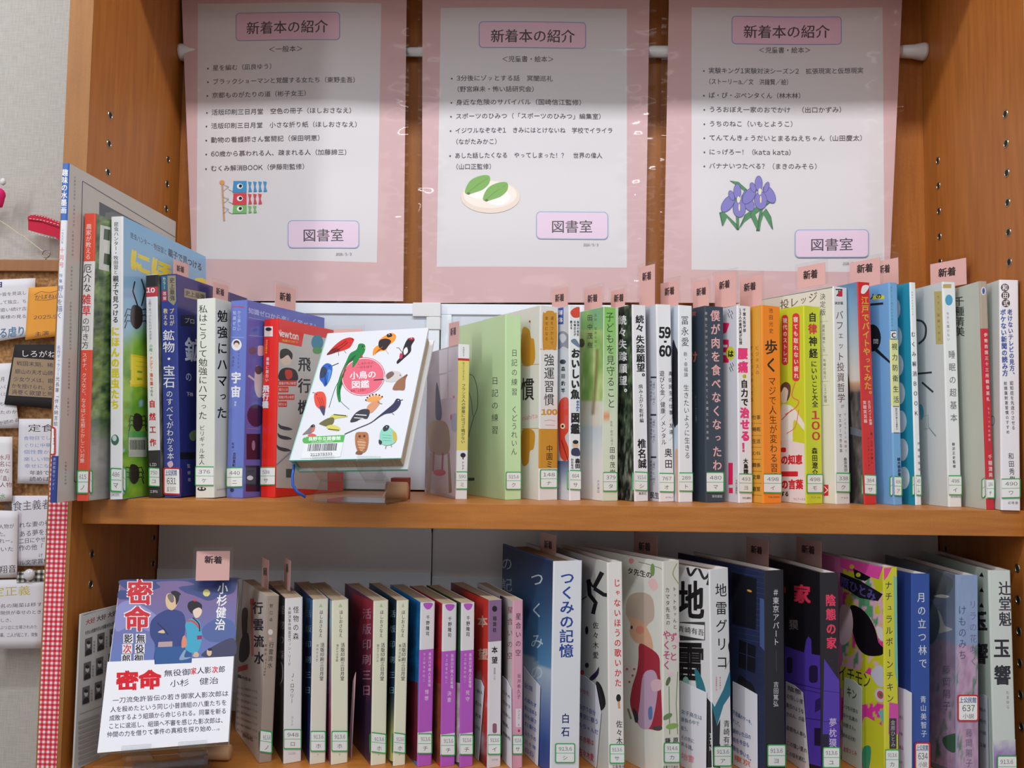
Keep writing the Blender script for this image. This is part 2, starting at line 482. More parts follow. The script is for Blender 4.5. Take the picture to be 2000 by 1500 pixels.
BOOKS = []
class Book:
    def __init__(s, view, label, bl, br, tl, Y, rot, L, side='L', zs=ZU, spine=WH, cover=WH, bands=(), hard=False, group=None, mat=None, name='book', cat='book', lift=0, maxlean=4):
        ox, oy, k = view; g = lambda x, y: (ox+x/k, oy+y/k)
        xb, _ = g(bl, 0); xr, _ = g(br, 0); xt, yt = g(*tl)
        th = math.radians(rot)
        # bottom left corner of the spine on the shelf
        lo, hi = -1.0, 1.0
        for _ in range(40):
            mid = (lo+hi)/2
            if proj((mid, Y, zs))[0] < xb: lo = mid
            else: hi = mid
        X = (lo+hi)/2; B0 = Vector((X, Y, zs)); S = Vector((math.cos(th), math.sin(th), 0))
        lo, hi = 0.001, 0.2
        for _ in range(40):
            mid = (lo+hi)/2
            if proj(B0+S*mid)[0] < xr: lo = mid
            else: hi = mid
        s.w = w = lo
        lean, h = 0.0, 0.2
        for _ in range(12):
            Mx = matrix(B0, (0, lean, th))
            lo, hi = 0.02, 0.5
            for _ in range(30):
                mid = (lo+hi)/2
                if proj(Mx @ Vector((0, 0, mid)))[1] > yt: lo = mid
                else: hi = mid
            h = lo
            lean += (xt-proj(Mx @ Vector((0, 0, h)))[0])/F*0.8/h
            lean = max(-math.radians(maxlean), min(math.radians(maxlean), lean))
        if lean > 0: B0 = B0+Vector((0, 0, w*math.sin(lean)))
        B0 = B0+Vector((0, 0, lift+0.0002))
        s.h = h; s.L = L; s.label = label; s.lean = lean
        s.rot3 = (0, lean, th); s.M = matrix(B0, s.rot3); s.B0 = B0
        s.root = empty(name, B0, s.rot3)
        tag(s.root, label, cat, group or (GU if zs == ZU else GLo))
        s.view = view; s.side = side
        s.mat = mat or M_CARD
        s.sp = Canvas(s.M, (0, 0, 0), (1, 0, 0), (0, 0, 1), view, clip=(0.0003, w-0.0003, 0.0003, h-0.0003))
        s.st = Canvas(s.M, (0, 0, 0), (1, 0, 0), (0, 0, 1), view, lay0=160, clip=(0.0001, w-0.0001, 0.0003, h-0.0003))
        if side == 'L':
            s.cv = Canvas(s.M, (0, 0, 0), (0, -1, 0), (0, 0, 1), view, clip=(-L+0.0005, -0.0012, 0.0003, h-0.0003))
            s.st2 = Canvas(s.M, (0, 0, 0), (0, -1, 0), (0, 0, 1), view, lay0=160, clip=(-L+0.001, -0.0012, 0.0003, h-0.0003))
        else:
            s.cv = Canvas(s.M, (w, 0, 0), (0, 1, 0), (0, 0, 1), view, clip=(0.0012, L-0.0005, 0.0003, h-0.0003))
            s.st2 = Canvas(s.M, (w, 0, 0), (0, 1, 0), (0, 0, 1), view, lay0=160, clip=(0.0012, L-0.001, 0.0003, h-0.0003))
        s.hard = hard
        BOOKS.append(s)
        # cover shell
        t = 0.0022 if hard else 0.0005
        r = min(0.0012, w*0.3)
        path = [((0, L), 'a'), ((0, r), 's'), ((r*0.3, r*0.3), 's'), ((r, 0), 's'), ((w-r, 0), 's'), ((w-r*0.3, r*0.3), 's'), ((w, r), 'b'), ((w, L), 'e')]
        inner = [(t, L), (t, max(r, t)), (t, t), (max(r, t), t), (w-max(r, t), t), (w-t, t), (w-t, max(r, t)), (w-t, L)]
        zb = [0, h]
        bd = []
        for y0, y1, c in bands:
            v0 = s.sp.P(bl, y1)[1]; v1 = s.sp.P(bl, y0)[1]
            v0 = max(0, min(h, v0)); v1 = max(0, min(h, v1))
            bd.append((v0, v1, c)); zb += [v0, v1]
        zb = sorted(set(round(z, 5) for z in zb)); zb = [z for i, z in enumerate(zb) if i == 0 or z-zb[i-1] > 1e-4]
        vs = []; fs = []; cs = []
        n = len(path)
        for z in zb:
            vs += [(p[0][0], p[0][1], z) for p in path]
        k0 = len(vs)
        vs += [(p[0], p[1], z) for z in (zb[0], zb[-1]) for p in inner]
        for j in range(len(zb)-1):
            zm = (zb[j]+zb[j+1])/2
            sc = spine
            for v0, v1, c in bd:
                if v0 <= zm <= v1: sc = c
            for i in range(n-1):
                seg = path[i][1]
                c = sc if seg == 's' else cover
                fs.append((j*n+i, j*n+i+1, (j+1)*n+i+1, (j+1)*n+i)); cs.append(lin(c))
        T = (len(zb)-1)*n
        for i in range(n-1):
            c = lin(spine if path[i][1] == 's' else cover)
            fs.append((k0+i, k0+n+i, k0+n+i+1, k0+i+1)); cs.append(lin(WH))
            fs.append((i, k0+i, k0+i+1, i+1)); cs.append(c)
            fs.append((T+i, T+i+1, k0+n+i+1, k0+n+i)); cs.append(c)
        fs.append((0, T, k0+n, k0)); cs.append(lin(cover))
        fs.append((n-1, k0+n-1, k0+2*n-1, T+n-1)); cs.append(lin(cover))
        if len(zb) > 2:   # end strips need the intermediate levels only on the outer side; harmless sliver-free fan
            pass
        link('cover', mesh(vs, fs, cs), s.root, [s.mat])
        ins = 0.003 if hard else 0.0004
        Geo().box(t+0.0002, t+0.0004, ins, w-t-0.0002, L-(0.004 if hard else 0.0008), h-ins).obj('page_block', M_PAGE, s.root)
    def sticker(s, x0, y0, x1, y1, num='913.6', kana='ホ', red=False, wrap=False):
        g = (200, 40, 45) if red else (60, 165, 85)
        bw = (y1-y0)*0.055
        X0, X1 = x0, x1
        for cv in ([s.st, s.st2] if wrap else [s.st]):
            x0, x1 = X0, X1
            if wrap:            # the sticker runs on round the corner, so it has no border there
                if (cv is s.st) == (s.side == 'R'): x1 = X1+80
                else: x0 = X0-80
                if cv is s.st2:
                    x0, x1 = (X0-80, X1) if s.side == 'R' else (X0, X1+80)
            cv.rrect(x0, y0, x1, y1, bw*1.5, g)
            cv.rrect(x0+bw, y0+bw, x1-bw, y1-bw, bw, (238, 240, 238))
            if not red: cv.rect(x0+bw, (y0+y1)/2-bw*0.3, x1-bw, (y0+y1)/2+bw*0.3, (120, 190, 140))
        x0, x1 = X0, X1
        cv = s.st; h = y1-y0
        def at(u):
            lo, hi = x0-200, x1+200
            for _ in range(24):
                m_ = (lo+hi)/2
                if cv.P(m_, y0)[0] < u: lo = m_
                else: hi = m_
            return lo
        x0 = max(x0, at(0.0003)); x1 = min(x1, at(s.w-0.0003)); w = x1-x0; cx = (x0+x1)/2
        if red:
            cv.ht('上公民館', x0+bw*1.2, y0+h*0.2, x1-bw*1.2, y0+h*0.2, h*0.22, (50, 70, 150), 0.02)
            cv.ht(num, x0+w*0.22, y0+h*0.5, x1-w*0.16, y0+h*0.5, h*0.3, K)
            cv.ht(kana, x0+w*0.25, y0+h*0.8, x1-w*0.2, y0+h*0.8, h*0.2, (110, 90, 90))
        else:
            cv.ht(num, x0+w*0.17, y0+h*0.28, x1-w*0.15, y0+h*0.28, h*0.24, (70, 68, 75))
            hw = min(h*0.14, w*0.25)
            cv.ht(kana, cx-hw, y0+h*0.73, cx+hw, y0+h*0.73, h*0.26, (80, 78, 85))
    def done(s):
        s.cv.obj('cover_artwork', s.mat, s.root)
        s.sp.obj('spine_lettering', s.mat, s.root)
        if s.st.f:
            o = s.st.obj('call_number_sticker', M_CARD, s.root)
            s.st2.obj('sticker_edge', M_CARD, o)
        return s

# ------------------------------------------------------------------ the setting
def struct(o):
    o['kind'] = 'structure'; return o

def wallpaper():
    mt, nt, p = node_mat('woven_wallpaper')
    tc = nt.nodes.new('ShaderNodeTexCoord'); L = nt.links.new
    hs = []
    for sc in ((900, 900, 60), (60, 60, 900)):
        mp = nt.nodes.new('ShaderNodeMapping'); mp.inputs['Scale'].default_value = sc
        n = nt.nodes.new('ShaderNodeTexNoise'); n.inputs['Scale'].default_value = 1.0; n.inputs['Detail'].default_value = 3
        L(tc.outputs['Object'], mp.inputs[0]); L(mp.outputs[0], n.inputs[0]); hs.append(n)
    ad = nt.nodes.new('ShaderNodeMath'); ad.operation = 'ADD'
    L(hs[0].outputs[0], ad.inputs[0]); L(hs[1].outputs[0], ad.inputs[1])
    cr = nt.nodes.new('ShaderNodeValToRGB')
    cr.color_ramp.elements[0].position = 0.7; cr.color_ramp.elements[0].color = lin((184, 181, 175))+(1,)
    cr.color_ramp.elements[1].position = 1.3 if False else 1.0; cr.color_ramp.elements[1].color = lin((198, 195, 189))+(1,)
    hf = nt.nodes.new('ShaderNodeMath'); hf.operation = 'MULTIPLY'; hf.inputs[1].default_value = 0.85
    L(ad.outputs[0], hf.inputs[0]); L(hf.outputs[0], cr.inputs[0]); L(cr.outputs[0], p.inputs['Base Color'])
    b = nt.nodes.new('ShaderNodeBump'); b.inputs['Strength'].default_value = 0.35; b.inputs['Distance'].default_value = 0.0006
    L(ad.outputs[0], b.inputs['Height']); L(b.outputs[0], p.inputs['Normal']); p.inputs['Roughness'].default_value = 0.9
    return mt
M_WALL = wallpaper()
struct(Geo().box(-2.2, 0.2, -1.35, 2.2, 0.26, 1.25).obj('wall_back', M_WALL))
M_FLOOR = wood_mat('floor_wood', (150, 120, 90), (170, 140, 108), 'x', 0.5)
struct(Geo().box(-2.2, -3.5, -1.39, 2.2, 0.2, -1.35).obj('floor', M_FLOOR))

# ------------------------------------------------------------------ bookcase
HW = 0.43; T = 0.0225; FY = -0.018; D = 0.185
case = empty('bookcase', (0, D, -1.35))
tag(case, 'orange beech bookcase holding two rows of books, with rows of shelf pin holes', 'bookcase')
def casepart(g, name, mat, bevel=0):
    o = g.obj(name, mat, None, bevel)
    o.parent = case; o.location = (0, -D, 1.35)
    return o
for sx in (-1, 1):
    x0, x1 = sorted((sx*HW, sx*(HW+T)))
    casepart(Geo().box(x0, FY+0.0012, -1.35, x1, D, 0.76), 'side_panel', M_WOODZ)
    casepart(Geo().box(x0, FY, -1.35, x1, FY+0.0012, 0.76), 'front_edge_band', M_EDGE)
    for yy in (0.021 if sx < 0 else 0.016, 0.153 if sx < 0 else 0.151):
        for i in range(-6, 17):
            z = 0.315+0.0283*(i-12) if i < 99 else 0
            z = 0.2577+0.0283*(i-10)
            if abs(z+0.012) < 0.018 or abs(z+0.246) < 0.018: continue
            if z > 0.375 and not False: 
                continue
            o = casepart(Geo().lathe([(-sx*0.0007, 0.0038), (-sx*0.0007, 0.0030)], (0, 0, 0), 'x', 14), 'shelf_pin_hole', M_METAL) if False else None
            # a rim that stands just proud of the panel and a flat dark disc painted as the hole's shade
            g = Geo()
            n = 14; k = 0
            rr = [(0.0, 0.0043), (-sx*0.0005, 0.0039), (-sx*0.0005, 0.0032), (-sx*0.0001, 0.0030)]
            for a, r in rr:
                for q in range(n):
                    th = 2*math.pi*q/n
                    g.v.append(Vector((sx*HW+a, yy+r*math.cos(th), z+r*math.sin(th))))
            for j in range(3):
                for q in range(n):
                    q2 = (q+1) % n
                    g.f.append((j*n+q, j*n+q2, (j+1)*n+q2, (j+1)*n+q))
            rim = casepart(g, 'shelf_pin_hole', M_METAL)
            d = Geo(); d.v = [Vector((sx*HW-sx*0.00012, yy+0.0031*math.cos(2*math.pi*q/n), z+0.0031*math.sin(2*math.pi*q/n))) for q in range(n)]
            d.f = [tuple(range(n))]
            dk = d.obj('hole_shade_disc', M_DARK, rim)
casepart(Geo().box(-HW, D, -1.35, HW, D+0.006, 0.76), 'back_panel', M_WOODZ)
casepart(Geo().box(-HW, 0, -T-0.0006, HW, D-0.001, 0), 'shelf_board', M_WOODX, 0.0007)
casepart(Geo().box(-HW, 0, ZL-T, HW, D-0.001, ZL), 'shelf_board', M_WOODX, 0.0007)
casepart(Geo().box(-HW, 0, 0.576, HW, D-0.001, 0.599), 'shelf_board', M_WOODX, 0.0007)
casepart(Geo().box(-HW-T, FY, 0.76, HW+T, D, 0.785), 'top_panel', M_WOODX)

# gingham tape down the front of the left upright
def gingham(name, c1, c2, cw, per):
    mt, nt, p = node_mat(name); L = nt.links.new
    tc = nt.nodes.new('ShaderNodeTexCoord'); sp = nt.nodes.new('ShaderNodeSeparateXYZ'); L(tc.outputs['Object'], sp.inputs[0])
    outs = []
    for ax in (0, 2):
        a = nt.nodes.new('ShaderNodeMath'); a.operation = 'DIVIDE'; a.inputs[1].default_value = per; L(sp.outputs[ax], a.inputs[0])
        b = nt.nodes.new('ShaderNodeMath'); b.operation = 'FRACT'; L(a.outputs[0], b.inputs[0])
        c = nt.nodes.new('ShaderNodeMath'); c.operation = 'GREATER_THAN'; c.inputs[1].default_value = 0.5; L(b.outputs[0], c.inputs[0])
        outs.append(c)
    s = nt.nodes.new('ShaderNodeMath'); s.operation = 'ADD'; L(outs[0].outputs[0], s.inputs[0]); L(outs[1].outputs[0], s.inputs[1])
    h = nt.nodes.new('ShaderNodeMath'); h.operation = 'MULTIPLY'; h.inputs[1].default_value = 0.5; L(s.outputs[0], h.inputs[0])
    cr = nt.nodes.new('ShaderNodeValToRGB'); cr.color_ramp.interpolation = 'CONSTANT'
    e = cr.color_ramp.elements; e[0].position = 0; e[0].color = lin(cw)+(1,); e[1].position = 0.4; e[1].color = lin(c1)+(1,)
    e.new(0.9).color = lin(c2)+(1,)
    L(h.outputs[0], cr.inputs[0]); L(cr.outputs[0], p.inputs['Base Color']); p.inputs['Roughness'].default_value = 0.6
    return mt
M_GING = gingham('red_gingham', (226, 92, 108), (205, 28, 52), (238, 226, 222), 0.0043)
M_GINGB = gingham('black_gingham', (120, 118, 112), (38, 38, 40), (226, 222, 212), 0.006)
casepart(Geo().box(-HW-T+0.0015, FY-0.0004, -1.0, -HW-T+0.0188, FY-0.00002, 0.06), 'gingham_tape', M_GING)

# tension rod with rubber end caps
rz = 0.5055; ry = D-0.0105
rod = empty('tension_rod', (0, ry, rz))
tag(rod, 'white tension rod spanning the bookcase behind the three posters', 'rod')
Geo().lathe([(-HW+0.012, 0.0055), (0.05, 0.0055), (0.0501, 0.0068), (HW-0.02, 0.0068)], (0, 0, 0), 'x', 20).obj('pole', M_WHITEPL, rod, 0, True)
for sx in (-1, 1):
    e = Geo().lathe([(sx*(HW-0.0005), 0.0098), (sx*(HW-0.004), 0.0098), (sx*(HW-0.014), 0.0078), (sx*(HW-0.028), 0.0070), (sx*(HW-0.029), 0.0060)], (0, 0, 0), 'x', 24)
    e.obj('end_cap', M_WHITEPL, rod, 0, True)

# whiteboards standing against the back
def whiteboard(label, x0, x1, z0, z1, y, corner=None, rails=('t', 'r'), light=True):
    w = empty('whiteboard', (x0, y, z0)); tag(w, label, 'whiteboard', 'small whiteboards standing at the back of the shelves')
    X, Z = x1-x0, z1-z0
    Geo().box(0.002, 0.002, 0.002, X-0.002, 0.007, Z-0.002).obj('panel', M_BOARD, w)
    rw = 0.012
    hv = Z-rw-0.0001 if 't' in rails else Z
    for r in rails:
        b = {'t': (0, 0, Z-rw, X, 0.009, Z), 'b': (0, 0, 0, X, 0.009, rw), 'l': (0, 0, 0, rw, 0.009, hv), 'r': (X-rw, 0, 0, X, 0.009, hv)}[r]
        Geo().box(*b).obj('rail', M_RAIL, w, 0.0008)
    for c in (corner or []):
        g = Geo().box(X-0.030, -0.0012, Z-0.0145, X+0.001, 0.0095, Z+0.001).box(X-0.0145, -0.0012, Z-0.029, X+0.001, 0.0095, Z-0.0150)
        g.obj('corner_cap', M_WHITEPL, w, 0.0006)
    return w
a = on_y(855, 592, 0.165)
whiteboard('pale whiteboard with a white corner cap standing behind the little bird book', -0.322, on_y(857, 700, 0.160).x, 0.0, on_y(700, 592, 0.160).z, 0.160, ['tr'])
whiteboard('pale whiteboard standing behind the green diary book', on_y(860, 700, 0.166).x, 0.10, 0.0, on_y(950, 594, 0.166).z, 0.166, None, ('t', 'l'))
zl = on_y(600, 1113, 0.165).z
def lowboard(label, x0, x1, z1, y):
    w = empty('whiteboard', (x0, y, ZL)); tag(w, label, 'whiteboard', 'small whiteboards standing at the back of the shelves')
    X = x1-x0; Z = z1-ZL; top = -T-0.001-ZL
    Geo().box(0, 0.002, 0, X, 0.007, top).obj('panel', M_STEEL, w)
    Geo().box(0, 0, 0.02, X, 0.009, Z).obj('rail', M_RAIL, w, 0.0008)
    return w, X, top
w, X, top = lowboard('grey whiteboard in the shade of the lower shelf, at its left end', -0.4285, on_y(842, 1080, 0.16).x, zl, 0.16)
Geo().box(X-0.008, -0.0012, top-0.022, X, 0.009, top-0.001).obj('corner_cap', M_WHITEPL, w, 0.0006)
lowboard('grey whiteboard in the shade of the lower shelf, behind the larger novels', on_y(844, 1080, 0.163).x, 0.4285, zl-0.005, 0.164)

# ------------------------------------------------------------------ posters in clear pouches
PINK = (214, 180, 181)
def poster(label, view, pk, wt, sl, amp, seed):
    py = 0.166
    cx = on_y(view[0]+600/view[2], 300, py).x
    root = empty('laminated_poster', (cx, py, 0.4)); tag(root, label, 'poster', 'new book posters hanging above the upper shelf')
    M = matrix((cx, py, 0.4))
    def warp(u, v):
        e = 0.0016*math.sin(u*24+seed) + amp*math.sin(u*11+seed*2)*0.5
        return e
    def film(u, v):
        r = max(0.0, min(1.0, (abs(u)-0.098)*50))
        low = max(0.0, min(1.0, (-0.155-v)*60))
        return warp(u, v)+0.0026+r*0.0036*(fbm(u*40+seed*5, v*60+seed)-0.45)*2+low*0.0014*(fbm(u*40+9, v*50+seed)-0.45)*2
    c = Canvas(M, (0, 0, 0), (1, 0, 0), (0, 0, 1), view, warp); c.gquad(pk, 60, 30, PINK)
    c.obj('pink_backing_sheet', M_PAPER, root, True)
    c = Canvas(M, (0, 0, 0), (1, 0, 0), (0, 0, 1), view, warp, lay0=14); c.gquad(wt, 60, 30, (220, 217, 220))
    c.obj('white_notice_sheet', M_PAPER, root, True)
    f = Canvas(M, (0, 0, 0), (1, 0, 0), (0, 0, 1), view, film, lay0=30); f.gquad(sl, 60, 150, WH)
    f.obj('clear_pouch', M_POUCH, root, True)
    return root, Canvas(M, (0, 0, 0), (1, 0, 0), (0, 0, 1), view, warp, lay0=16, eps=1.5e-5)
def box(c, x0, y0, x1, y1, r):
    c.rrect(x0, y0, x1, y1, r, (150, 176, 214)); c.rrect(x0+4, y0+4, x1-4, y1-4, r-3, (232, 208, 228))
TX = (88, 80, 86)
# left poster
root, c = poster('laminated pink poster at the left, list of general books with carp streamers', (340, 0, 2.5),
    [(32, -105), (1136, -105), (1118, 1470), (92, 1470)], [(115, 16), (1012, 16), (990, 1282), (108, 1262)], [(15, -108), (1150, -108), (1140, 1480), (70, 1480)], 0.0012, 1.0)
c.rrect(300, 62, 812, 200, 20, (150, 160, 200)); c.rrect(304, 66, 808, 196, 17, (226, 192, 208))
c.ht('新着本の紹介', 352, 138, 755, 132, 66, TX, 0.012)
c.ht('＜一般本＞', 462, 243, 632, 241, 32, TX)
L1 = [('星を編む（凪良ゆう）', 186, 330, 498, 325), ('ブラックショーマンと覚醒する女たち（東野圭吾）', 186, 397, 905, 392),
      ('京都ものがたりの道（彬子女王）', 183, 464, 668, 458), ('活版印刷三日月堂　空色の冊子（ほしおさなえ）', 181, 547, 888, 541),
      ('活版印刷三日月堂　小さな折り紙（ほしおさなえ）', 179, 613, 915, 609), ('動物の看護師さん奮闘記（保田明恵）', 178, 682, 735, 676),
      ('60歳から慕われる人、疎まれる人（加藤諦三）', 178, 750, 865, 745), ('むくみ解消BOOK（伊藤剛監修）', 177, 821, 660, 815)]
for t, x0, y0, x1, y1 in L1:
    c.ht(t, x0, y0, x1, y1, 30, TX); c.ell(x0-22, y0+3, 4, 4, TX)
box(c, 558, 1078, 905, 1214, 22)
c.ht('図書室', 630, 1152, 832, 1150, 66, TX, 0.01)
c.ht('2026/5/3', 792, 1243, 868, 1242, 16, TX)
# carp streamers
c.line([(234, 890), (244, 1078)], 9, (205, 160, 120)); c.ell(234, 890, 13, 11, (226, 160, 100))
for y, w, col in ((912, 170, (70, 150, 205)), (972, 135, (215, 75, 90)), (1022, 105, (120, 190, 110))):
    h = 28 if y < 1000 else 20
    c.poly([(290, y-h), (355, y-h), (355, y+h), (285, y+h)], col)
    x = 362
    while x < 290+w:
        c.poly([(x, y-h+3), (x+18, y-h+6), (x+12, y), (x+20, y+h-4), (x+2, y+h-2), (x+6, y)], col); x += 25
    c.poly([(268, y-10), (290, y-22), (286, y+22), (266, y+12)], (222, 222, 226))
    c.ell(322, y-2, 15, 13, (240, 240, 240)); c.ell(325, y-3, 8, 8, (30, 30, 40)); c.line([(240, y-10), (268, y)], 2, (150, 150, 150)); c.line([(240, y+20), (268, y)], 2, (150, 150, 150))
c.obj('printed_text', M_PAPER, root)
# middle poster
root, c = poster('laminated pink poster in the middle, list with rice cakes on a plate', (800, 0, 2.5),
    [(62, -105), (1174, -105), (1150, 1475), (60, 1480)], [(152, 38), (1062, 38), (1062, 1305), (132, 1302)], [(42, -108), (1205, -108), (1195, 1482), (42, 1484)], 0.0014, 2.3)
c.rrect(338, 106, 862, 236, 20, (150, 160, 200)); c.rrect(342, 110, 858, 232, 17, (232, 198, 216))
c.ht('新着本の紹介', 395, 178, 808, 175, 68, TX, 0.012)
c.ht('＜児童書・絵本＞', 450, 290, 705, 289, 32, TX)
for t, x0, y0, x1, y1, b in (('3分後にゾッとする話　冥闇巡礼', 228, 382, 700, 384, 1), ('（野宮麻未・怖い話研究会）', 212, 436, 628, 436, 0),
      ('身近な危険のサバイバル（国崎信江監修）', 226, 500, 860, 498, 1), ('スポーツのひみつ（「スポーツのひみつ」編集室）', 224, 568, 955, 566, 1),
      ('イジワルなぞなぞ1　きみにはとけないね　学校でイライラ', 222, 638, 994, 634, 1), ('（ながたみかこ）', 208, 692, 445, 692, 0),
      ('あした話したくなる　やってしまった！？　世界の偉人', 220, 760, 942, 757, 1), ('（山口正監修）', 208, 814, 418, 814, 0)):
    c.ht(t, x0, y0, x1, y1, 30, TX)
    if b: c.ell(x0-22, y0+2, 4, 4, TX)
c.ell(395, 962, 144, 80, (236, 220, 206), 3, 28); c.ell(393, 952, 130, 66, (246, 236, 226), 3, 28)
for ox, oy in ((0, 0), (88, 34)):
    c.ell(342+ox, 932+oy, 62, 40, (250, 248, 244), -8, 24)
    c.blob([(270+ox, 935+oy), (295+ox, 885+oy), (345+ox, 860+oy), (388+ox, 860+oy), (390+ox, 895+oy), (362+ox, 925+oy), (325+ox, 940+oy), (285+ox, 950+oy)], (128, 178, 92))
    c.line([(282+ox, 945+oy), (330+ox, 905+oy), (385+ox, 870+oy)], 3, (100, 150, 70)); c.ell(288+ox, 946+oy, 9, 6, (110, 110, 90))
box(c, 618, 1033, 970, 1168, 22)
c.ht('図書室', 690, 1107, 895, 1105, 66, TX, 0.01)
c.ht('2026/5/3', 848, 1194, 922, 1194, 16, TX)
c.obj('printed_text', M_PAPER, root)
# right poster
root, c = poster('laminated pink poster at the right, list with purple irises', (1270, 0, 2.5),
    [(92, -105), (1232, -105), (1160, 1480), (62, 1480)], [(200, 40), (1133, 38), (1142, 1330), (200, 1318)], [(55, -108), (1255, -108), (1195, 1484), (42, 1484)], 0.0014, 3.9)
c.rrect(396, 80, 935, 218, 20, (150, 160, 210)); c.rrect(400, 84, 931, 214, 17, (232, 194, 214))
c.ht('新着本の紹介', 453, 156, 878, 152, 68, TX, 0.012)
c.ht('＜児童書・絵本＞', 528, 245, 785, 243, 32, TX)
for t, x0, y0, x1, y1, b in (('実験キング1実験対決シーズン2　拡張現実と仮想現実', 282, 348, 1040, 345, 1), ('（ストーリーa./文　洪鐘賢/絵）', 268, 401, 692, 400, 0),
      ('ぱ・ぴ・ぷペンタくん（林木林）', 282, 468, 755, 466, 1), ('うろおぼえ一家のおでかけ　（出口かずみ）', 284, 537, 955, 535, 1),
      ('うちのねこ（いもとようこ）', 284, 607, 718, 604, 1), ('てんてんきょうだいとまるねえちゃん（山田慶太）', 284, 675, 1055, 674, 1),
      ('にっげろー！（kata kata）', 284, 744, 708, 743, 1), ('バナナいつたべる？（まきのみそら）', 284, 812, 835, 811, 1)):
    c.ht(t, x0, y0, x1, y1, 31, TX)
    if b: c.ell(x0-22, y0+3, 4, 4, TX)
GR = (72, 138, 88); PU = (128, 122, 196); PD = (88, 84, 150)
def leaf(pts, col=GR):
    c.poly([(x, y) for x, y in pts], (40, 90, 60)); cx = sum(p[0] for p in pts)/len(pts); cy = sum(p[1] for p in pts)/len(pts)
    c.poly([(cx+(x-cx)*0.88, cy+(y-cy)*0.93) for x, y in pts], col)
leaf([(385, 884), (430, 890), (470, 925), (478, 950), (440, 920)])
leaf([(420, 1124), (412, 960), (432, 960), (432, 1124)]); leaf([(516, 1128), (545, 965), (556, 968), (534, 1128)])
leaf([(428, 1124), (460, 1050), (540, 995), (600, 978), (520, 1040), (450, 1090)])
leaf([(350, 1108), (335, 1040), (355, 1035), (425, 1100), (425, 1124), (372, 1062)])
leaf([(600, 1124), (590, 1060), (565, 1018), (530, 1060), (522, 1126), (552, 1046)]); leaf([(500, 1020), (528, 1090), (524, 1128), (485, 1050)])
for fx, fy in ((425, 985), (530, 945)):
    for a, b, w, h, ang in ((-48, 12, 46, 24, 125), (50, 5, 46, 24, 60), (8, 35, 30, 42, 0), (-2, -48, 17, 36, 0), (-30, -28, 12, 24, -20), (36, -30, 11, 26, 20)):
        c.ell(fx+a, fy+b, w/1+2, h/1+2, (60, 55, 110), ang, 16); c.ell(fx+a, fy+b, w, h, PU, ang, 16)
    c.ell(fx+4, fy-8, 8, 16, (230, 226, 200)); c.ell(fx+8, fy+30, 4, 18, (240, 220, 150))
box(c, 706, 1121, 1064, 1258, 22)
c.ht('図書室', 780, 1196, 990, 1193, 66, TX, 0.01)
c.ht('2026/5/3', 938, 1287, 1012, 1287, 16, TX)
c.obj('printed_text', M_PAPER, root)

# ------------------------------------------------------------------ cork board and what hangs at the left
def cork():
    mt, nt, p = node_mat('cork'); L = nt.links.new
    tc = nt.nodes.new('ShaderNodeTexCoord'); n = nt.nodes.new('ShaderNodeTexNoise'); n.inputs['Scale'].default_value = 260; n.inputs['Detail'].default_value = 4
    cr = nt.nodes.new('ShaderNodeValToRGB'); cr.color_ramp.elements[0].position = 0.35; cr.color_ramp.elements[0].color = lin((150, 105, 62))+(1,)
    cr.color_ramp.elements[1].position = 0.65; cr.color_ramp.elements[1].color = lin((198, 152, 102))+(1,)
    b = nt.nodes.new('ShaderNodeBump'); b.inputs['Strength'].default_value = 0.3; b.inputs['Distance'].default_value = 0.001
    L(tc.outputs['Object'], n.inputs[0]); L(n.outputs[0], cr.inputs[0]); L(cr.outputs[0], p.inputs['Base Color']); L(n.outputs[0], b.inputs['Height']); L(b.outputs[0], p.inputs['Normal'])
    p.inputs['Roughness'].default_value = 0.9
    return mt
cy = 0.172
zt = on_y(40, 507, cy).z; zb = on_y(0, 1225, cy).z
board = empty('cork_board', (-0.62, 0.2, zb)); tag(board, 'wood framed cork board with handwritten review cards, left of the bookcase', 'cork board')
H = zt-zb
Geo().box(-0.6, -0.022, 0.0, 0.145, -0.001, H-0.002).obj('cork_panel', cork(), board)
Geo().box(-0.6, -0.029, H-0.0135, 0.145, -0.001, H).obj('frame_rail', M_EDGE, board, 0.001)

def sheet(name, label, cat, pts, y, col, thick=0.0003, group=None, curl=0.0):
    """a sheet of paper hanging at depth y, corners read from the photograph (TL, TR, BR, BL)"""
    q = [on_y(px, py, y) for px, py in pts]; o = q[0]
    e = empty(name, o); tag(e, label, cat, group)
    M = matrix(o); c = Canvas(M, (0, 0, 0), (1, 0, 0), (0, 0, 1), (0, 0, 1), (lambda u, v: curl*abs(v)**2*40) if curl else None, lay0=0)
    c.gquad(pts, 6, 8, col)
    me = c.obj('paper', M_PAPER, e, True)
    md = me.modifiers.new('thickness', 'SOLIDIFY'); md.thickness = thick; md.offset = -1
    k = Canvas(M, (0, 0, 0), (1, 0, 0), (0, 0, 1), (0, 0, 1), c.warp, lay0=2)
    return e, k
GC = 'review cards pinned on the cork board'
INK = (60, 56, 80)
V4 = (0, 500, 5.0)
def write(k, view, lines, col=INK, h=40, bold=0.0):
    k.view = view
    for l in lines: k.ht(l[0], l[1], l[2], l[3], l[4], l[5] if len(l) > 5 else h, l[6] if len(l) > 6 else col, bold)
e, k = sheet('review_card', 'white review card with big blue writing at the top of the cork board', 'card', [(-60, 549), (69, 543), (66, 655), (-60, 676)], 0.168, (232, 232, 238), group=GC)
write(k, V4, [('か皆を見返し', -30, 378, 262, 358), ('して独立、ち', -20, 455, 262, 440), ('追い続け古', 0, 528, 262, 512), ('客様の見る', 0, 598, 262, 588)])
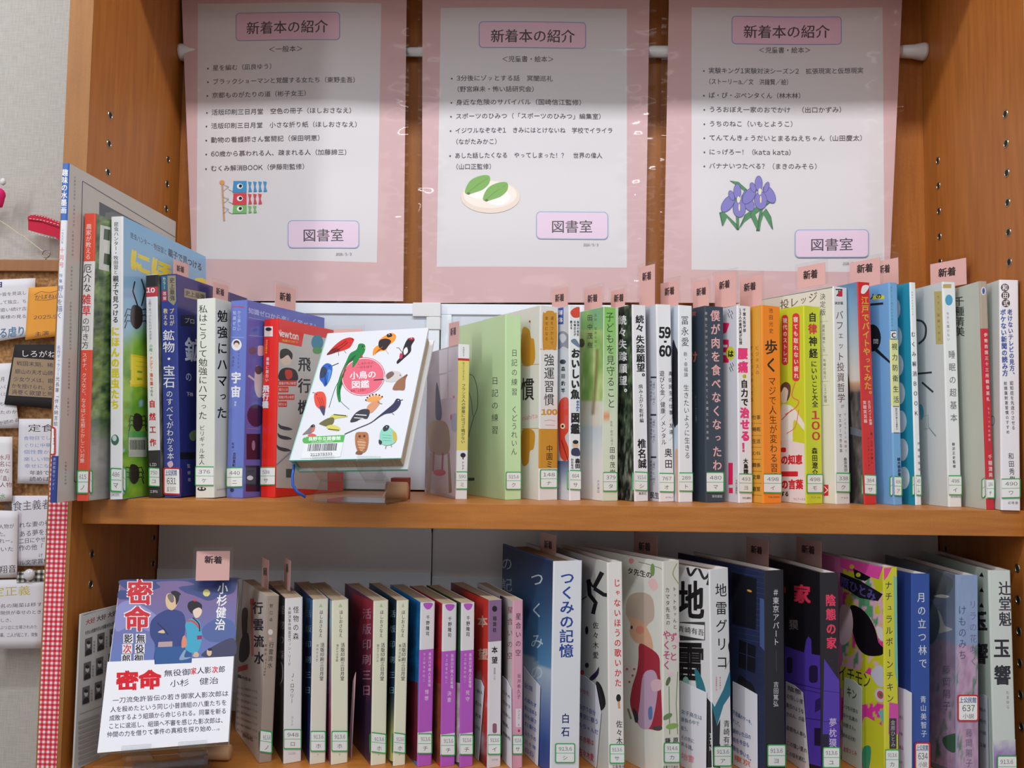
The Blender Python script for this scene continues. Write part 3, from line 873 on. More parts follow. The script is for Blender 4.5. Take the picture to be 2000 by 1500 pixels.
k.ht('る虐り', -10, 755, 250, 730, 110, (90, 130, 165), 0.02); k.ht('日', -40, 290, 28, 275, 60, (60, 60, 110), 0.05)
k.obj('writing', M_PAPER, e)
e, k = sheet('review_card', 'orange card with a date, pinned beside the magazine spine', 'card', [(56, 562), (125, 558), (125, 655), (49, 664)], 0.166, (240, 168, 72), group=GC)
write(k, V4, [('かばねの', 335, 405, 600, 385, 50), ('2025.9', 325, 600, 560, 590, 44), ('主演', 335, 765, 480, 750, 50)])
k.line([(335, 380), (400, 345), (480, 360), (560, 340)], 4, INK); k.line([(340, 430), (450, 432), (560, 410)], 4, INK); k.obj('writing', M_PAPER, e)
e, k = sheet('review_card', 'black card with tan panel and white title on the cork board', 'card', [(29, 673), (120, 673), (120, 800), (8, 790)], 0.168, (46, 44, 46), group=GC)
k.view = V4; k.poly([(135, 990), (600, 1020), (600, 1390), (80, 1360)], (168, 146, 120))
write(k, V4, [('しろがねの', 200, 950, 640, 965, 72, WH), ('戦国末期、稀', 160, 1045, 520, 1068, 50), ('銀山の天才山師', 145, 1125, 520, 1145, 50), ('少女ウメは、銀', 130, 1200, 520, 1220, 50), ('かを授けられ、女', 112, 1265, 520, 1290, 48), ('渦巻く欲望と死', 110, 1325, 520, 1350, 50)])
k.obj('writing', M_PAPER, e)
e, k = sheet('review_card', 'white card with green edge at the left edge of the photo, under the big blue writing', 'card', [(-60, 712), (22, 709), (38, 810), (36, 835), (-60, 838)], 0.1695, (230, 230, 236), group=GC) if False else sheet('review_card', 'white card at the left edge of the photo, behind the black card', 'card', [(-60, 712), (24, 709), (37, 836), (-60, 838)], 0.170, (230, 230, 236), group=GC)
write(k, V4, [('の月', -40, 1210, 48, 1200, 50, K), ('こいく', -60, 1290, 70, 1275), ('てのくと', -60, 1360, 60, 1345), ('こちから', -60, 1450, 150, 1435), ('ったのか', -60, 1530, 170, 1520), ('いが読める', -60, 1640, 185, 1600)])
k.obj('writing', M_PAPER, e)
VA = (0, 780, 3.0)
e, k = sheet('review_card', 'white card with pale blue writing under the black card', 'card', [(37, 818), (112, 818), (112, 946), (34, 944)], 0.1695, (228, 228, 236), group=GC)
write(k, VA, [('定食屋', 162, 168, 400, 168, 48, (60, 60, 60)), ('食物目でしく', 138, 228, 330, 224, 26, (130, 150, 200)), ('ぐりに中華料', 138, 270, 330, 268, 26, (130, 150, 200)), ('個性豊かで', 138, 308, 330, 308, 26, (130, 150, 200)), ('楽しい物語', 138, 350, 330, 350, 26, (130, 150, 200)), ('幸せになる', 142, 390, 330, 390, 26, (130, 150, 200)), ('年齢では', 172, 430, 330, 430, 28), ('読めば幸', 172, 466, 330, 466, 28)])
k.obj('writing', M_PAPER, e)
e, k = sheet('review_card', 'white card with red writing, at the left edge of the photo above the vegetarian title', 'card', [(-60, 852), (24, 853), (28, 860), (22, 978), (-60, 982)][0:2]+[(24, 979), (-60, 982)], 0.1665, (236, 236, 240), group=GC, curl=0.002)
write(k, VA, [('の水月', -40, 342, 62, 338, 34, (140, 50, 60)), ('真名に', -40, 380, 66, 378, 34, (140, 50, 60)), ('かな', -5, 420, 56, 418, 32, (140, 50, 60)), ('と「蟲」', -40, 465, 70, 462, 34, (140, 50, 60)), ('る人物', -40, 502, 72, 500, 32, (140, 50, 60)), ('水', 0, 568, 34, 566, 34, (90, 150, 90))])
k.obj('writing', M_PAPER, e)
e, k = sheet('review_card', 'white card with the large grey vegetarian title, beside the gingham tape', 'card', [(22, 968), (106, 968), (100, 1105), (28, 1105)], 0.169, (230, 228, 238), group=GC)
write(k, VA, [('菜食主義者', 18, 630, 300, 612, 62, (90, 90, 95)), ('れな妻の行', 110, 738, 300, 722, 34), ('ある夢を見', 112, 790, 300, 772, 38), ('二日にやせ衰', 110, 832, 300, 815, 34), ('作の他「', 110, 872, 255, 862, 38), ('け', 225, 915, 252, 912, 26), ('ル文学賞作', 112, 960, 290, 942, 32)])
k.obj('writing', M_PAPER, e)
e, k = sheet('review_card', 'white card with grey border and black signature, lowest at the left edge of the photo', 'card', [(-60, 995), (35, 998), (33, 1128), (-60, 1130)], 0.1655, (234, 232, 240), group=GC)
write(k, VA, [('、人物が', -40, 748, 84, 742, 30), ('した。', -40, 792, 50, 788, 30), ('後れー。', -40, 832, 96, 826, 30), ('着いた', -40, 880, 82, 876, 30), ('翔音', -5, 998, 96, 990, 48, K, )])
k.obj('writing', M_PAPER, e)
e, k = sheet('review_card', 'white card with yellow title at the bottom of the cork board', 'card', [(-60, 1134), (95, 1130), (88, 1266), (-60, 1268)], 0.1672, (230, 229, 236), group=GC)
write(k, VA, [('定正義', -50, 1130, 180, 1118, 60, (200, 185, 60)), ('名の陽菜は移す', 0, 1212, 250, 1200, 26), ('現供が幸せのとき', 0, 1252, 245, 1245, 26), ('しさ、', 0, 1295, 84, 1293, 24), ('ぶつ立に立場されのた', 0, 1338, 220, 1332, 24), ('幕。二人が起こす、現象', 0, 1382, 222, 1378, 26)])
k.obj('writing', M_PAPER, e)
e, k = sheet('gingham_ribbon', 'black and white gingham ribbon strip under the vegetarian title card', 'ribbon', [(32, 1118), (105, 1111), (103, 1134), (32, 1138)], 0.1662, WH)
e.children[0].data.materials.clear(); e.children[0].data.materials.append(M_GINGB)
p0 = on_y(55, 1123, 0.163)
o = Geo().lathe([(0, 0.0015), (0.0008, 0.006), (0.003, 0.0065), (0.0045, 0.004), (0.005, 0.0006)], p0, 'y', 20).obj('push_pin', plain('clear_pin_head', (222, 222, 226), 0.15, 0.7), None, 0, True)
tag(o, 'clear round pin holding the black gingham ribbon', 'pin')

# red stitched ribbon, pink ornament, twine and ring
wy = 0.196
red = plain('red_felt', (206, 34, 66), 0.85); stitch = plain('white_thread', (240, 230, 228), 0.8)
q = [on_y(*p, 0.178) for p in ((55, 421), (72, 419), (95, 424), (120, 434), (120, 470), (110, 462), (85, 457), (55, 449))]
rb = empty('red_ribbon', q[0]); tag(rb, 'red felt ribbon with white stitching on the wall above the cork board', 'ribbon')
M = matrix(q[0])
def lc(pts, y=0.178): return [M.inverted() @ on_y(px, py, y) for px, py in pts]
Geo().quadprism(lc([(55, 422), (70, 419), (90, 423), (122, 435), (122, 476), (108, 462), (85, 457), (55, 449)][::-1]), (0, 0.003, 0)).obj('felt_strip', red, rb)
Geo().quadprism(lc([(54, 424), (60, 420), (75, 420), (122, 440), (122, 446), (80, 432), (54, 429)][::-1], 0.1765), (0, 0.0012, 0)).obj('folded_edge', red, rb)
g = Geo()
for a, b in (((58, 427), (118, 441)), ((57, 451), (112, 466)), ((70, 421), (118, 436))):
    for i in range(9):
        t0 = i/9; t1 = (i+0.55)/9
        P = [(a[0]+(b[0]-a[0])*t, a[1]+(b[1]-a[1])*t-2.2*math.sin(math.pi*t)*(-1 if a[1] > 445 else 1)) for t in (t0, t1)]
        g.tube(lc(P, 0.1756 if a[1] < 440 else 0.1775), 0.0004, 5)
o = g.obj('stitching', stitch, rb)
pk = plain('pink_felt', (226, 30, 112), 0.85)
c0 = on_y(-8, 388, 0.175)
orn = empty('felt_ornament', c0); tag(orn, 'bright pink felt ornament with a white tip at the left edge of the photo', 'ornament')
import bmesh
def ball(name, r, loc, mat, parent, sc=(1, 1, 1), wob=0.0):
    bm = bmesh.new(); bmesh.ops.create_icosphere(bm, subdivisions=3, radius=r)
    for v in bm.verts:
        k = 1+wob*(vnoise(v.co.x*200+5, v.co.z*200)-0.5)
        v.co = Vector((v.co.x*sc[0]*k, v.co.y*sc[1], v.co.z*sc[2]*k))+Vector(loc)
    me = bpy.data.meshes.new('m'); bm.to_mesh(me); bm.free(); me.polygons.foreach_set('use_smooth', [True]*len(me.polygons))
    return link(name, me, parent, [mat])
ball('felt_body', 0.0125, (0, 0, 0.0), pk, orn, (0.85, 0.6, 1.05), 0.35)
ball('white_tip', 0.0036, (0.0088, -0.002, 0.0195), M_WHITEPL, orn, (0.9, 0.8, 1.2))
tw = Geo().tube([on_y(px, py, 0.186) for px, py in ((-12, 424), (0, 431), (20, 444), (40, 459), (46, 461), (62, 474), (84, 491))], 0.0005, 6).obj('twine', plain('cream_twine', (222, 208, 178), 0.9))
tag(tw, 'thin cream twine hanging from the pink ornament to the metal ring', 'twine')
kn = on_y(41, 459, 0.186)
g = Geo(); n = 22; c1 = on_y(90, 496, 0.186)
pts = [c1+Vector((0.0044*math.cos(t), 0, 0.0044*math.sin(t))) for t in [2*math.pi*i/n-0.9 for i in range(n)]]
pts.append(pts[0]); g.tube(pts, 0.0007, 8)
g.tube([c1+Vector((0, 0, -0.0044)), c1+Vector((0, 0.0, -0.0072))], 0.0008, 8)
tag(g.obj('screw_eye', M_METAL, None, 0, True), 'small metal ring screwed into the top rail of the cork board', 'ring')

# ------------------------------------------------------------------ books on the upper shelf
VM = (0, 300, 2.0833); VB = (260, 500, 3.0); VC = (480, 540, 3.26); VG = (780, 560, 3.41)
VD = (1000, 500, 3.0); VE = (1180, 500, 3.0); VF = (1380, 500, 3.0); VH = (1590, 500, 3.0); VI = (1770, 500, 3.0)
GRAY = (110, 108, 112); RED = (214, 40, 52)

b = Book(VM, 'thin pale magazine with blue title block on its spine, first on the upper shelf, tallest', 201, 228, (254, 40), -0.054, -2.5, 0.205, 'R', spine=(226, 226, 232), cover=(196, 190, 182),
         bands=[(40, 272, (52, 104, 186)), (1230, 1425, (48, 62, 132))], name='magazine', cat='magazine')
c = b.sp
c.vt('趣味の水墨画', 265, 62, 258, 245, 26, WH, 0.02); c.vt('一九九六年', 256, 305, 253, 368, 10, GRAY); c.vt('十月号', 253, 378, 250, 468, 20, (226, 80, 80))
c.vt('特集', 248, 485, 247, 530, 14, (70, 100, 170)); c.vt('野仏を描く', 246, 535, 241, 672, 24, (70, 90, 130)); c.vt('名作ギャラリー', 240, 780, 236, 905, 15, (80, 120, 180)); c.vt('光長筆「伴大納言絵', 235, 905, 226, 1110, 17, (60, 66, 90))
c.vt('美術教育センター', 222, 1235, 216, 1370, 12, (170, 176, 210))
b.sticker(200, 1112, 228, 1228, '35', '上公', red=True)
c = b.cv
for (x, y0, y1) in ((305, 90, 190), (302, 205, 300), (297, 310, 420), (292, 455, 560), (288, 600, 800), (282, 830, 960), (278, 990, 1070), (268, 1250, 1350)):
    c.vt('水墨画の世界特選集講座案内実技'[:int((y1-y0)/14)], x, y0, x-2, y1, 9, (110, 104, 104))
c.line([(336, 112), (302, 1335)], 3, (84, 80, 96)); c.line([(336, 112), (735, 352)], 3, (84, 80, 96)); c.line([(735, 352), (735, 600)], 3, (84, 80, 96)); c.line([(302, 1335), (420, 1330)], 3, (84, 80, 96))
c.poly([(404, 196), (692, 352), (690, 1000), (390, 1100)], (92, 98, 104)); c.blob([(430, 240), (600, 330), (640, 500), (450, 480)], (120, 124, 124))
b.done()

b = Book(VM, 'orange-red spine, weeds handbook, with green leafy photo cover, beside the magazine', 311, 358, (343, 245), -0.031, -5, 0.18, 'R', spine=(232, 82, 60), cover=(110, 132, 92), bands=[(440, 800, (226, 224, 222))], mat=M_GLOSS)
c = b.sp
c.vt('農家が教える', 362, 285, 358, 432, 24, (246, 220, 210)); c.vt('厄介な', 357, 448, 354, 565, 34, K, 0.01); c.vt('雑草', 353, 570, 351, 662, 36, RED, 0.02); c.vt('の叩き方', 350, 665, 347, 795, 30, K)
c.vt('スギナ、クズなど、なるほど生態とかしこい対策', 345, 810, 334, 1260, 20, (250, 226, 216))
def foliage(s, t):
    n = fbm(s*14+3, t*46); g = mix((44, 66, 38), (142, 168, 100), (n-0.25)*1.9)
    return mix(g, mix((150, 146, 138), (176, 172, 166), n), (t-0.72-0.12*(n-0.5))*12)
b.cv.gquad([(380, 245), (700, 300), (690, 1420), (350, 1425)], 36, 150, foliage)
b.cv.poly([(408, 290), (450, 300), (444, 480), (402, 470)], (214, 214, 206)); 
for y in (305, 405):
    b.cv.poly([(424, y), (448, y+5), (446, y+50), (421, y+44)], (70, 84, 62))
b.sticker(314, 1288, 376, 1384, '615', 'ノ', wrap=True); b.done()

b = Book(VM, 'white-spined insect guide with yellow title letters and sky blue and green cover', 446, 496, (451, 258), -0.010, -3, 0.18, 'R', spine=(238, 238, 240), cover=(140, 190, 225), mat=M_GLOSS)
c = b.sp
c.vt('昆虫ハンター・牧田習と', 473, 278, 471, 492, 20, K, 0.01); c.vt('親子で見つける', 471, 495, 470, 690, 24, (50, 60, 66), 0.025); c.vt('にほんの昆虫たち', 470, 702, 468, 1042, 34, (226, 208, 40), 0.05)
c.ell(468, 1165, 16, 22, (60, 110, 90)); c.ell(466, 1158, 9, 12, (200, 220, 210)); c.ht('日本文芸社', 452, 1388, 486, 1388, 14, (90, 90, 90))
def insect(s, t):
    n = fbm(s*9+1, t*22+5); k = t+0.10*math.sin(s*4)
    sky = mix((128, 182, 222), (176, 212, 232), t*2); gr = mix((96, 160, 50), (160, 205, 70), (n-0.3)*2)
    return mix(sky, gr, (k-0.42)*14) if n > 0.2 else sky
b.cv.gquad([(498, 258), (832, 410), (828, 1480), (496, 1420)], 30, 90, insect)
c = b.cv
c.ht('昆虫ハンター・牧田習と', 530, 330, 680, 402, 26, K, 0.01); c.ht('親子で見つける', 684, 400, 822, 465, 34, (40, 56, 70), 0.03)
c.ht('にほんの', 528, 425, 870, 560, 92, (240, 216, 50), 0.07); c.ht('昆', 523, 880, 640, 895, 135, (236, 214, 40), 0.07); c.ht('昆', 523, 880, 640, 895, 120, (250, 230, 70), 0.04)
for cx, cy, r in ((555, 660, 34), (560, 1090, 26), (545, 1300, 28)):
    c.blob([(cx-r*0.5, cy-r*1.2), (cx+r*0.6, cy-r*0.9), (cx+r*0.7, cy+r*0.8), (cx, cy+r*1.6), (cx-r*0.7, cy+r*0.7)], (58, 50, 46))
    for s in (-1, 1):
        for k in (-0.6, 0.1, 0.8): c.line([(cx, cy+k*r), (cx+s*r*1.1, cy+k*r-8), (cx+s*r*1.4, cy+k*r+r*0.7)], 4, (50, 44, 42))
c.line([(560, 620), (540, 560), (548, 520)], 5, (50, 44, 42)); c.line([(575, 620), (590, 560), (575, 510)], 5, (50, 44, 42))
c.rrect(522, 1130, 596, 1235, 5, (196, 204, 190)); c.rect(522, 1130, 596, 1155, (90, 170, 90)); 
for i in range(12): c.rect(528+i*5.3, 1165, 531+i*5.3, 1205, (60, 60, 60))
b.sticker(449, 1278, 513, 1376, '486', 'マ', wrap=True); b.done()

b = Book(VB, 'slim craft book with white spine, black ends and red title on nature crafts', 90, 158, (72, 113), 0.020, -6, 0.148, 'R', spine=(232, 230, 232), cover=(88, 92, 70), bands=[(113, 182, (44, 42, 44)), (182, 240, (196, 60, 70)), (1140, 1420, (52, 50, 54))])
c = b.sp
c.ht('10', 78, 200, 128, 200, 34, WH, 0.04)
c.vt('公園で見つけたものが大変身！', 98, 250, 102, 510, 17, GRAY); c.vt('小枝・', 104, 515, 105, 585, 20, (70, 160, 100), 0.02); c.vt('ドングリ・', 105, 588, 107, 680, 20, RED, 0.02); c.vt('落ち葉', 107, 685, 108, 760, 20, RED, 0.02); c.vt('で作る', 108, 765, 109, 822, 18, K)
c.vt('自然工作', 111, 828, 117, 1130, 38, RED, 0.035); c.ht('LID', 98, 1222, 138, 1222, 22, WH); c.ht('工学社', 98, 1380, 146, 1380, 18, WH)
b.cv.gquad([(130, 118), (175, 125), (210, 1400), (160, 1410)], 8, 50, lambda s, t: mix((60, 62, 48), (190, 190, 180), fbm(s*6+4, t*18)*1.2-0.2))
b.sticker(92, 1238, 160, 1350, '750', 'コ', wrap=True); b.done()

b = Book(VB, 'thick navy book on minerals and gemstones with large white title', 180, 275, (158, 113), 0.022, -8, 0.148, 'R', spine=(48, 62, 146), cover=(38, 46, 116), mat=M_GLOSS)
c = b.sp
c.poly([(200, 115), (258, 113), (262, 262), (238, 290), (204, 262)], (158, 148, 120)); c.vt('史上最強', 228, 125, 230, 262, 30, (70, 66, 60), 0.02)
c.rect(166, 118, 198, 200, (56, 110, 130)); c.rect(168, 202, 200, 266, (170, 50, 70)); c.vt('カラー', 181, 122, 183, 196, 20, WH); c.vt('図解', 184, 206, 186, 262, 20, WH)
c.vt('プロが', 226, 305, 228, 410, 28, (222, 204, 150), 0.02); c.vt('教える', 190, 305, 190, 410, 26, (222, 204, 150), 0.02)
c.vt('鉱物・宝石', 208, 430, 212, 775, 72, WH, 0.01); c.vt('のすべてがわかる本', 213, 785, 220, 1195, 42, WH)
c.blob([(200, 1215), (225, 1200), (235, 1225), (215, 1240)], (216, 190, 210))
b.cv.poly([(300, 190), (425, 215), (425, 270), (300, 240)], (158, 148, 120)); b.cv.ht('史上最強', 305, 214, 420, 242, 34, (70, 66, 60), 0.02)
b.cv.rect(278, 345, 362, 410, (30, 34, 60)); b.cv.ht('プロ', 300, 375, 362, 385, 36, (190, 190, 200)); b.cv.ht('鉱', 302, 545, 400, 560, 150, (206, 212, 230), 0.02); b.cv.ht('の', 306, 705, 345, 710, 60, (206, 212, 230)); b.cv.ht('下林', 312, 808, 352, 812, 28, WH)
b.cv.blob([(330, 1040), (365, 1020), (362, 1080), (335, 1075)], (120, 140, 110)); b.cv.rect(275, 1150, 362, 1190, (24, 26, 40)); b.cv.vt('監修者', 325, 1210, 330, 1330, 20, (190, 190, 200))
b.sticker(178, 1238, 280, 1398, '631', '鉱 500円', red=True, wrap=True); b.done()

b = Book(VB, 'cream white study memoir with two columns of black title, next to the navy mineral book', 364, 474, (372, 254), 0.024, -14, 0.13, 'R', spine=(226, 228, 218), cover=(214, 216, 206))
c = b.sp
c.vt('私はこうして勉強にハマった', 410, 285, 408, 960, 54, K, 0.004); c.vt('ビリギャル本人', 405, 990, 402, 1225, 34, K)
c.ell(402, 1365, 26, 12, (40, 40, 40)); c.ell(392, 1362, 6, 6, (220, 222, 214)); c.ell(412, 1362, 6, 6, (220, 222, 214))
b.cv.vt('勉強にハマった', 524, 305, 520, 965, 62, K, 0.02); b.cv.ht('SUNMARK', 490, 1370, 545, 1364, 14, GRAY)
b.sticker(364, 1232, 470, 1346, '376', 'ケ', wrap=True); b.done()

b = Book(VB, 'periwinkle blue science book about space with an astronaut cover', 545, 640, (572, 265), 0.034, -20.6, 0.13, 'R', spine=(110, 128, 206), cover=(96, 106, 190), mat=M_GLOSS)
c = b.sp
c.line([(580, 296), (652, 300)], 7, (200, 70, 110)); c.vt('知識ゼロ', 594, 318, 592, 440, 20, (206, 214, 240)); c.vt('から楽しい', 622, 318, 620, 440, 20, (206, 214, 240))
c.line([(560, 475), (650, 478)], 2, (190, 200, 236)); c.ell(606, 520, 30, 34, WH); c.ell(606, 512, 18, 18, (70, 60, 64)); c.ell(606, 522, 14, 14, (236, 214, 196))
c.vt('ニュートン', 618, 550, 616, 660, 15, K); c.vt('先生の', 588, 585, 586, 650, 15, K)
c.vt('宇宙', 604, 672, 600, 835, 58, WH, 0.04); c.vt('講義', 600, 850, 598, 880, 12, WH)
c.vt('監修／', 586, 1090, 585, 1150, 14, K); c.vt('吉田直紀', 594, 1150, 590, 1235, 18, K, 0.02); c.ell(580, 1372, 12, 12, (40, 50, 90))
c = b.cv
c.ht('知識ゼロから楽しく学べる！', 676, 318, 1090, 420, 36, (176, 186, 230), 0.02)
c.line([(680, 360), (830, 392)], 3, (170, 160, 210)); c.line([(680, 465), (830, 480)], 3, (170, 160, 210))
c.ell(700, 555, 24, 22, (110, 96, 120)); c.rrect(730, 525, 765, 585, 10, (226, 190, 206))
c.blob([(712, 690), (722, 645), (745, 650), (760, 700), (765, 800), (735, 830), (712, 780)], (206, 202, 210)); c.ell(735, 668, 22, 26, (90, 78, 92)); c.line([(715, 730), (675, 700)], 12, (206, 202, 210))
c.ell(720, 935, 52, 66, (58, 42, 82)); c.rect(664, 1042, 745, 1192, (42, 34, 60)); c.rect(660, 1228, 742, 1380, (42, 38, 66)); c.ell(705, 1110, 10, 30, (150, 130, 160)); c.ell(685, 1300, 18, 14, (220, 220, 230)); c.line([(664, 1010), (745, 1015)], 3, (150, 140, 200))
b.sticker(546, 1238, 645, 1356, '440', 'ニ', wrap=True); b.done()

b = Book(VC, 'bright red science book about aeroplanes, partly behind the bird book', 92, 186, (115, 275), 0.048, -21, 0.117, 'R', spine=(236, 44, 30), cover=(234, 46, 32), mat=M_GLOSS)
c = b.sp
c.rect(118, 318, 172, 382, (232, 228, 224)); c.ell(145, 352, 20, 22, (240, 214, 196)); c.ell(145, 336, 20, 12, (50, 44, 44))
c.vt('ゼロから学べる', 134, 402, 130, 490, 14, (250, 210, 60), 0.02); c.vt('最強に面白い', 140, 512, 134, 672, 20, WH, 0.02); c.vt('飛行機', 130, 690, 124, 840, 40, WH, 0.05)
c = b.cv
c.ht('Newton', 204, 356, 336, 384, 54, WH, 0.03); c.ht('知識ゼロから', 232, 406, 334, 420, 16, (250, 226, 90))
c.poly([(204, 418), (355, 448), (370, 365), (520, 395), (520, 1360), (186, 1345)], (206, 200, 196))
c.ell(258, 520, 38, 46, (236, 208, 190)); c.blob([(218, 520), (222, 470), (262, 460), (296, 490), (292, 530), (268, 500), (235, 520)], (52, 46, 50)); c.blob([(214, 660), (218, 600), (262, 580), (320, 600), (326, 665)], (60, 56, 64)); c.blob([(250, 600), (290, 598), (295, 640), (262, 655)], (214, 70, 60))
for y, w in ((682, 118), (722, 66), (770, 104), (815, 56)):
    c.rrect(206, y-20, 206+w, y+16, 3, (226, 70, 60)); c.ht('重量が飛ぶ秘密' if w > 80 else '揚力とは', 210, y-2, 202+w, y-2, 20, WH)
c.vt('飛行機', 374, 490, 372, 900, 82, K, 0.02)
for x, y in ((245, 965), (240, 1025), (235, 1100)):
    c.blob([(x-38, y-30), (x-20, y-16), (x+30, y-4), (x+52, y+10), (x+10, y+14), (x-30, y)], (74, 72, 82))
c.line([(190, 1200), (330, 1080)], 12, (150, 150, 170)); c.rect(256, 1225, 300, 1280, (70, 90, 70)); c.ell(455, 420, 38, 48, (60, 140, 170)); c.ell(455, 470, 30, 24, (90, 160, 90))
b.sticker(90, 1212, 165, 1330, '538', 'サ', wrap=True); b.done()

# --- little bird book on its clear stand
def stand(name, label, P, z, rz, ox, w, tilt, T, group='clear book stands'):
    """P = lower left front corner of the book it carries, ox = where the stand starts along the book's width"""
    s = empty(name, (P[0]+ox*math.cos(rz), P[1]+ox*math.sin(rz), z), (0, 0, rz)); tag(s, label, 'book stand', group)
    th = 0.0020; h = P[2]-z-ox*0.035*(1 if rz < 0 else 0)
    d = (math.sin(tilt), math.cos(tilt)); n = (-math.cos(tilt), math.sin(tilt))
    F0 = (0.0, h); Bk = (F0[0]-n[0]*T, F0[1]-n[1]*T)
    def pt(o, a, b): return (o[0]+n[0]*a+d[0]*b, o[1]+n[1]*a+d[1]*b)
    def strip(x0, x1, pts, nm):
        Geo().ribbon([(x0, a, b) for a, b in pts], (x1-x0, 0, 0), th).obj(nm, M_ACRYL, s)
    strip(0.006, w-0.006, [pt(Bk, -0.004, 0.07), pt(Bk, -0.004, -0.004)], 'back_plate')
    p0 = pt(Bk, -0.004, -0.0045)
    strip(0, w, [p0, (p0[0]-0.006, p0[1]*0.62), (p0[0]-0.014, 0.008), (p0[0]-0.014, 0.0024), (p0[0]-0.010, 0.0022), (p0[0]+0.045, 0.0022)], 'foot')
    for a, c in ((0.0, w*0.34), (w*0.66, w)):
        strip(a, c, [pt(F0, 0.0045, 0.0025), pt(F0, 0.0045, -0.002), pt(F0, 0.002, -0.0045), pt(Bk, -0.0035, -0.0045)], 'front_lip')
    return s
PW = (-0.2306, -0.0241, 0.0384); RW = tuple(math.radians(a) for a in (-33.0, -2.0, -11.6))
BW, BH, BT = 0.105, 0.148, 0.021
bird = empty('bird_book', PW, RW); tag(bird, 'white bird guide with many small birds on its cover, propped on a clear stand', 'book', None)
MB = matrix(PW, RW)
wcol = lin((238, 238, 242))
def board(name, x0, y0, z0, x1, y1, z1, col, mat=M_GLOSS):
    g = Geo().box(x0, y0, z0, x1, y1, z1); me = mesh(g.v, g.f, [lin(col)]*len(g.f)); return link(name, me, bird, [mat])
board('front_cover', 0, 0, 0, BW, 0.0022, BH, (222, 224, 230)); board('back_cover', 0, BT-0.0022, 0, BW, BT, BH, (236, 238, 242))
board('back_cover_edge', 0, BT-0.0022, -0.0005, BW, BT, -0.00002, (120, 205, 185)); board('spine_board', -0.001, 0, 0, -0.00002, BT, BH, (150, 215, 200))
board('front_cover_edge', 0, 0, -0.0005, BW, 0.0022, -0.00002, (120, 205, 185))
Geo().box(0.0015, 0.0027, 0.003, BW-0.004, BT-0.0027, BH-0.003).obj('page_block', M_PAGE, bird)
c = Canvas(MB, (0, 0, 0), (1, 0, 0), (0, 0, 1), VC)
def bd(pts, col): c.blob(pts, col)
# red bird
bd([(515, 500), (560, 445), (610, 405), (660, 388), (690, 400), (680, 425), (660, 455), (610, 475), (560, 488)], (206, 48, 44)); c.line([(590, 478), (592, 505)], 3, (90, 60, 50)); c.line([(625, 470), (640, 490)], 3, (90, 60, 50)); bd([(515, 500), (540, 470), (580, 455), (600, 470), (560, 490)], (120, 40, 44))
# quetzal
c.line([(650, 560), (610, 640), (570, 710), (530, 835)], 4, (40, 90, 60), smooth=True); c.line([(660, 560), (610, 660), (590, 770), (660, 848)], 4, (70, 120, 90), smooth=True)
bd([(720, 430), (752, 430), (762, 452), (752, 490), (715, 535), (680, 570), (640, 640), (605, 720), (605, 790), (590, 795), (578, 720), (600, 630), (640, 540), (665, 490), (705, 465)], (34, 130, 66))
bd([(700, 500), (690, 550), (650, 600), (625, 660), (605, 690), (620, 620), (650, 545)], (22, 92, 58)); bd([(735, 500), (745, 525), (720, 545), (700, 540)], (196, 48, 48)); c.line([(755, 452), (764, 462)], 5, (200, 190, 80))
# orange bishop
bd([(810, 505), (815, 460), (850, 430), (850, 405), (895, 372), (930, 360), (956, 375), (948, 410), (910, 440), (890, 470), (840, 480)], (240, 148, 50)); bd([(850, 410), (890, 395), (925, 410), (910, 440), (880, 470), (848, 450)], (48, 40, 44)); bd([(898, 370), (925, 362), (932, 380), (905, 388)], (40, 34, 38)); c.line([(890, 468), (910, 495)], 3, (190, 140, 120))
# woodpecker
bd([(1030, 400), (1065, 388), (1075, 405), (1055, 440), (1050, 480), (1010, 520), (968, 556), (962, 540), (990, 505), (1005, 450)], (34, 34, 42)); bd([(1030, 395), (1065, 388), (1074, 400), (1050, 405)], (180, 40, 70)); bd([(1005, 470), (1025, 450), (1032, 480), (1010, 500)], (230, 230, 232)); c.line([(1000, 490), (975, 455), (960, 455)], 4, (90, 80, 90)); bd([(985, 488), (1000, 500), (990, 525), (978, 515)], (196, 50, 90))
# kingfisher
c.line([(545, 572), (592, 552)], 5, (50, 50, 56)); bd([(490, 570), (520, 552), (550, 570), (548, 620), (530, 670), (505, 702), (490, 680), (470, 650), (475, 600)], (46, 96, 190)); bd([(478, 590), (500, 575), (520, 600), (500, 640), (475, 645)], (50, 62, 84)); bd([(520, 600), (545, 600), (535, 650), (515, 680)], (80, 140, 220))
# oval title
c.ell(748, 638, 140, 122, (206, 60, 84), -14, 40); c.ell(748, 638, 136, 118, (238, 236, 240), -14, 40); c.ell(748, 638, 132, 114, (228, 104, 124), -14, 40)
c.ht('しあわせの', 712, 556, 815, 550, 18, (120, 50, 60)); c.ht('一羽を探す', 706, 580, 808, 574, 18, (120, 50, 60)); c.ht('小鳥の', 662, 632, 832, 622, 52, WH, 0.015); c.ht('図鑑', 672, 690, 788, 684, 52, WH, 0.015); c.ht('監修／上田恵介', 668, 730, 768, 722, 18, (150, 50, 60))
bd([(690, 520), (735, 500), (700, 560), (680, 580)], (34, 130, 66))
# longtail tit, sparrow
c.line([(815, 660), (885, 655)], 7, (40, 50, 60)); bd([(880, 655), (900, 620), (930, 602), (980, 610), (996, 640), (960, 668), (905, 672)], (206, 200, 196)); bd([(895, 625), (930, 605), (945, 625), (905, 655)], (120, 96, 90)); bd([(935, 720), (960, 670), (1000, 640), (1030, 622), (1018, 660), (1012, 720), (980, 725)], (150, 104, 78)); c.line([(1005, 645), (1030, 628)], 5, (120, 60, 50))
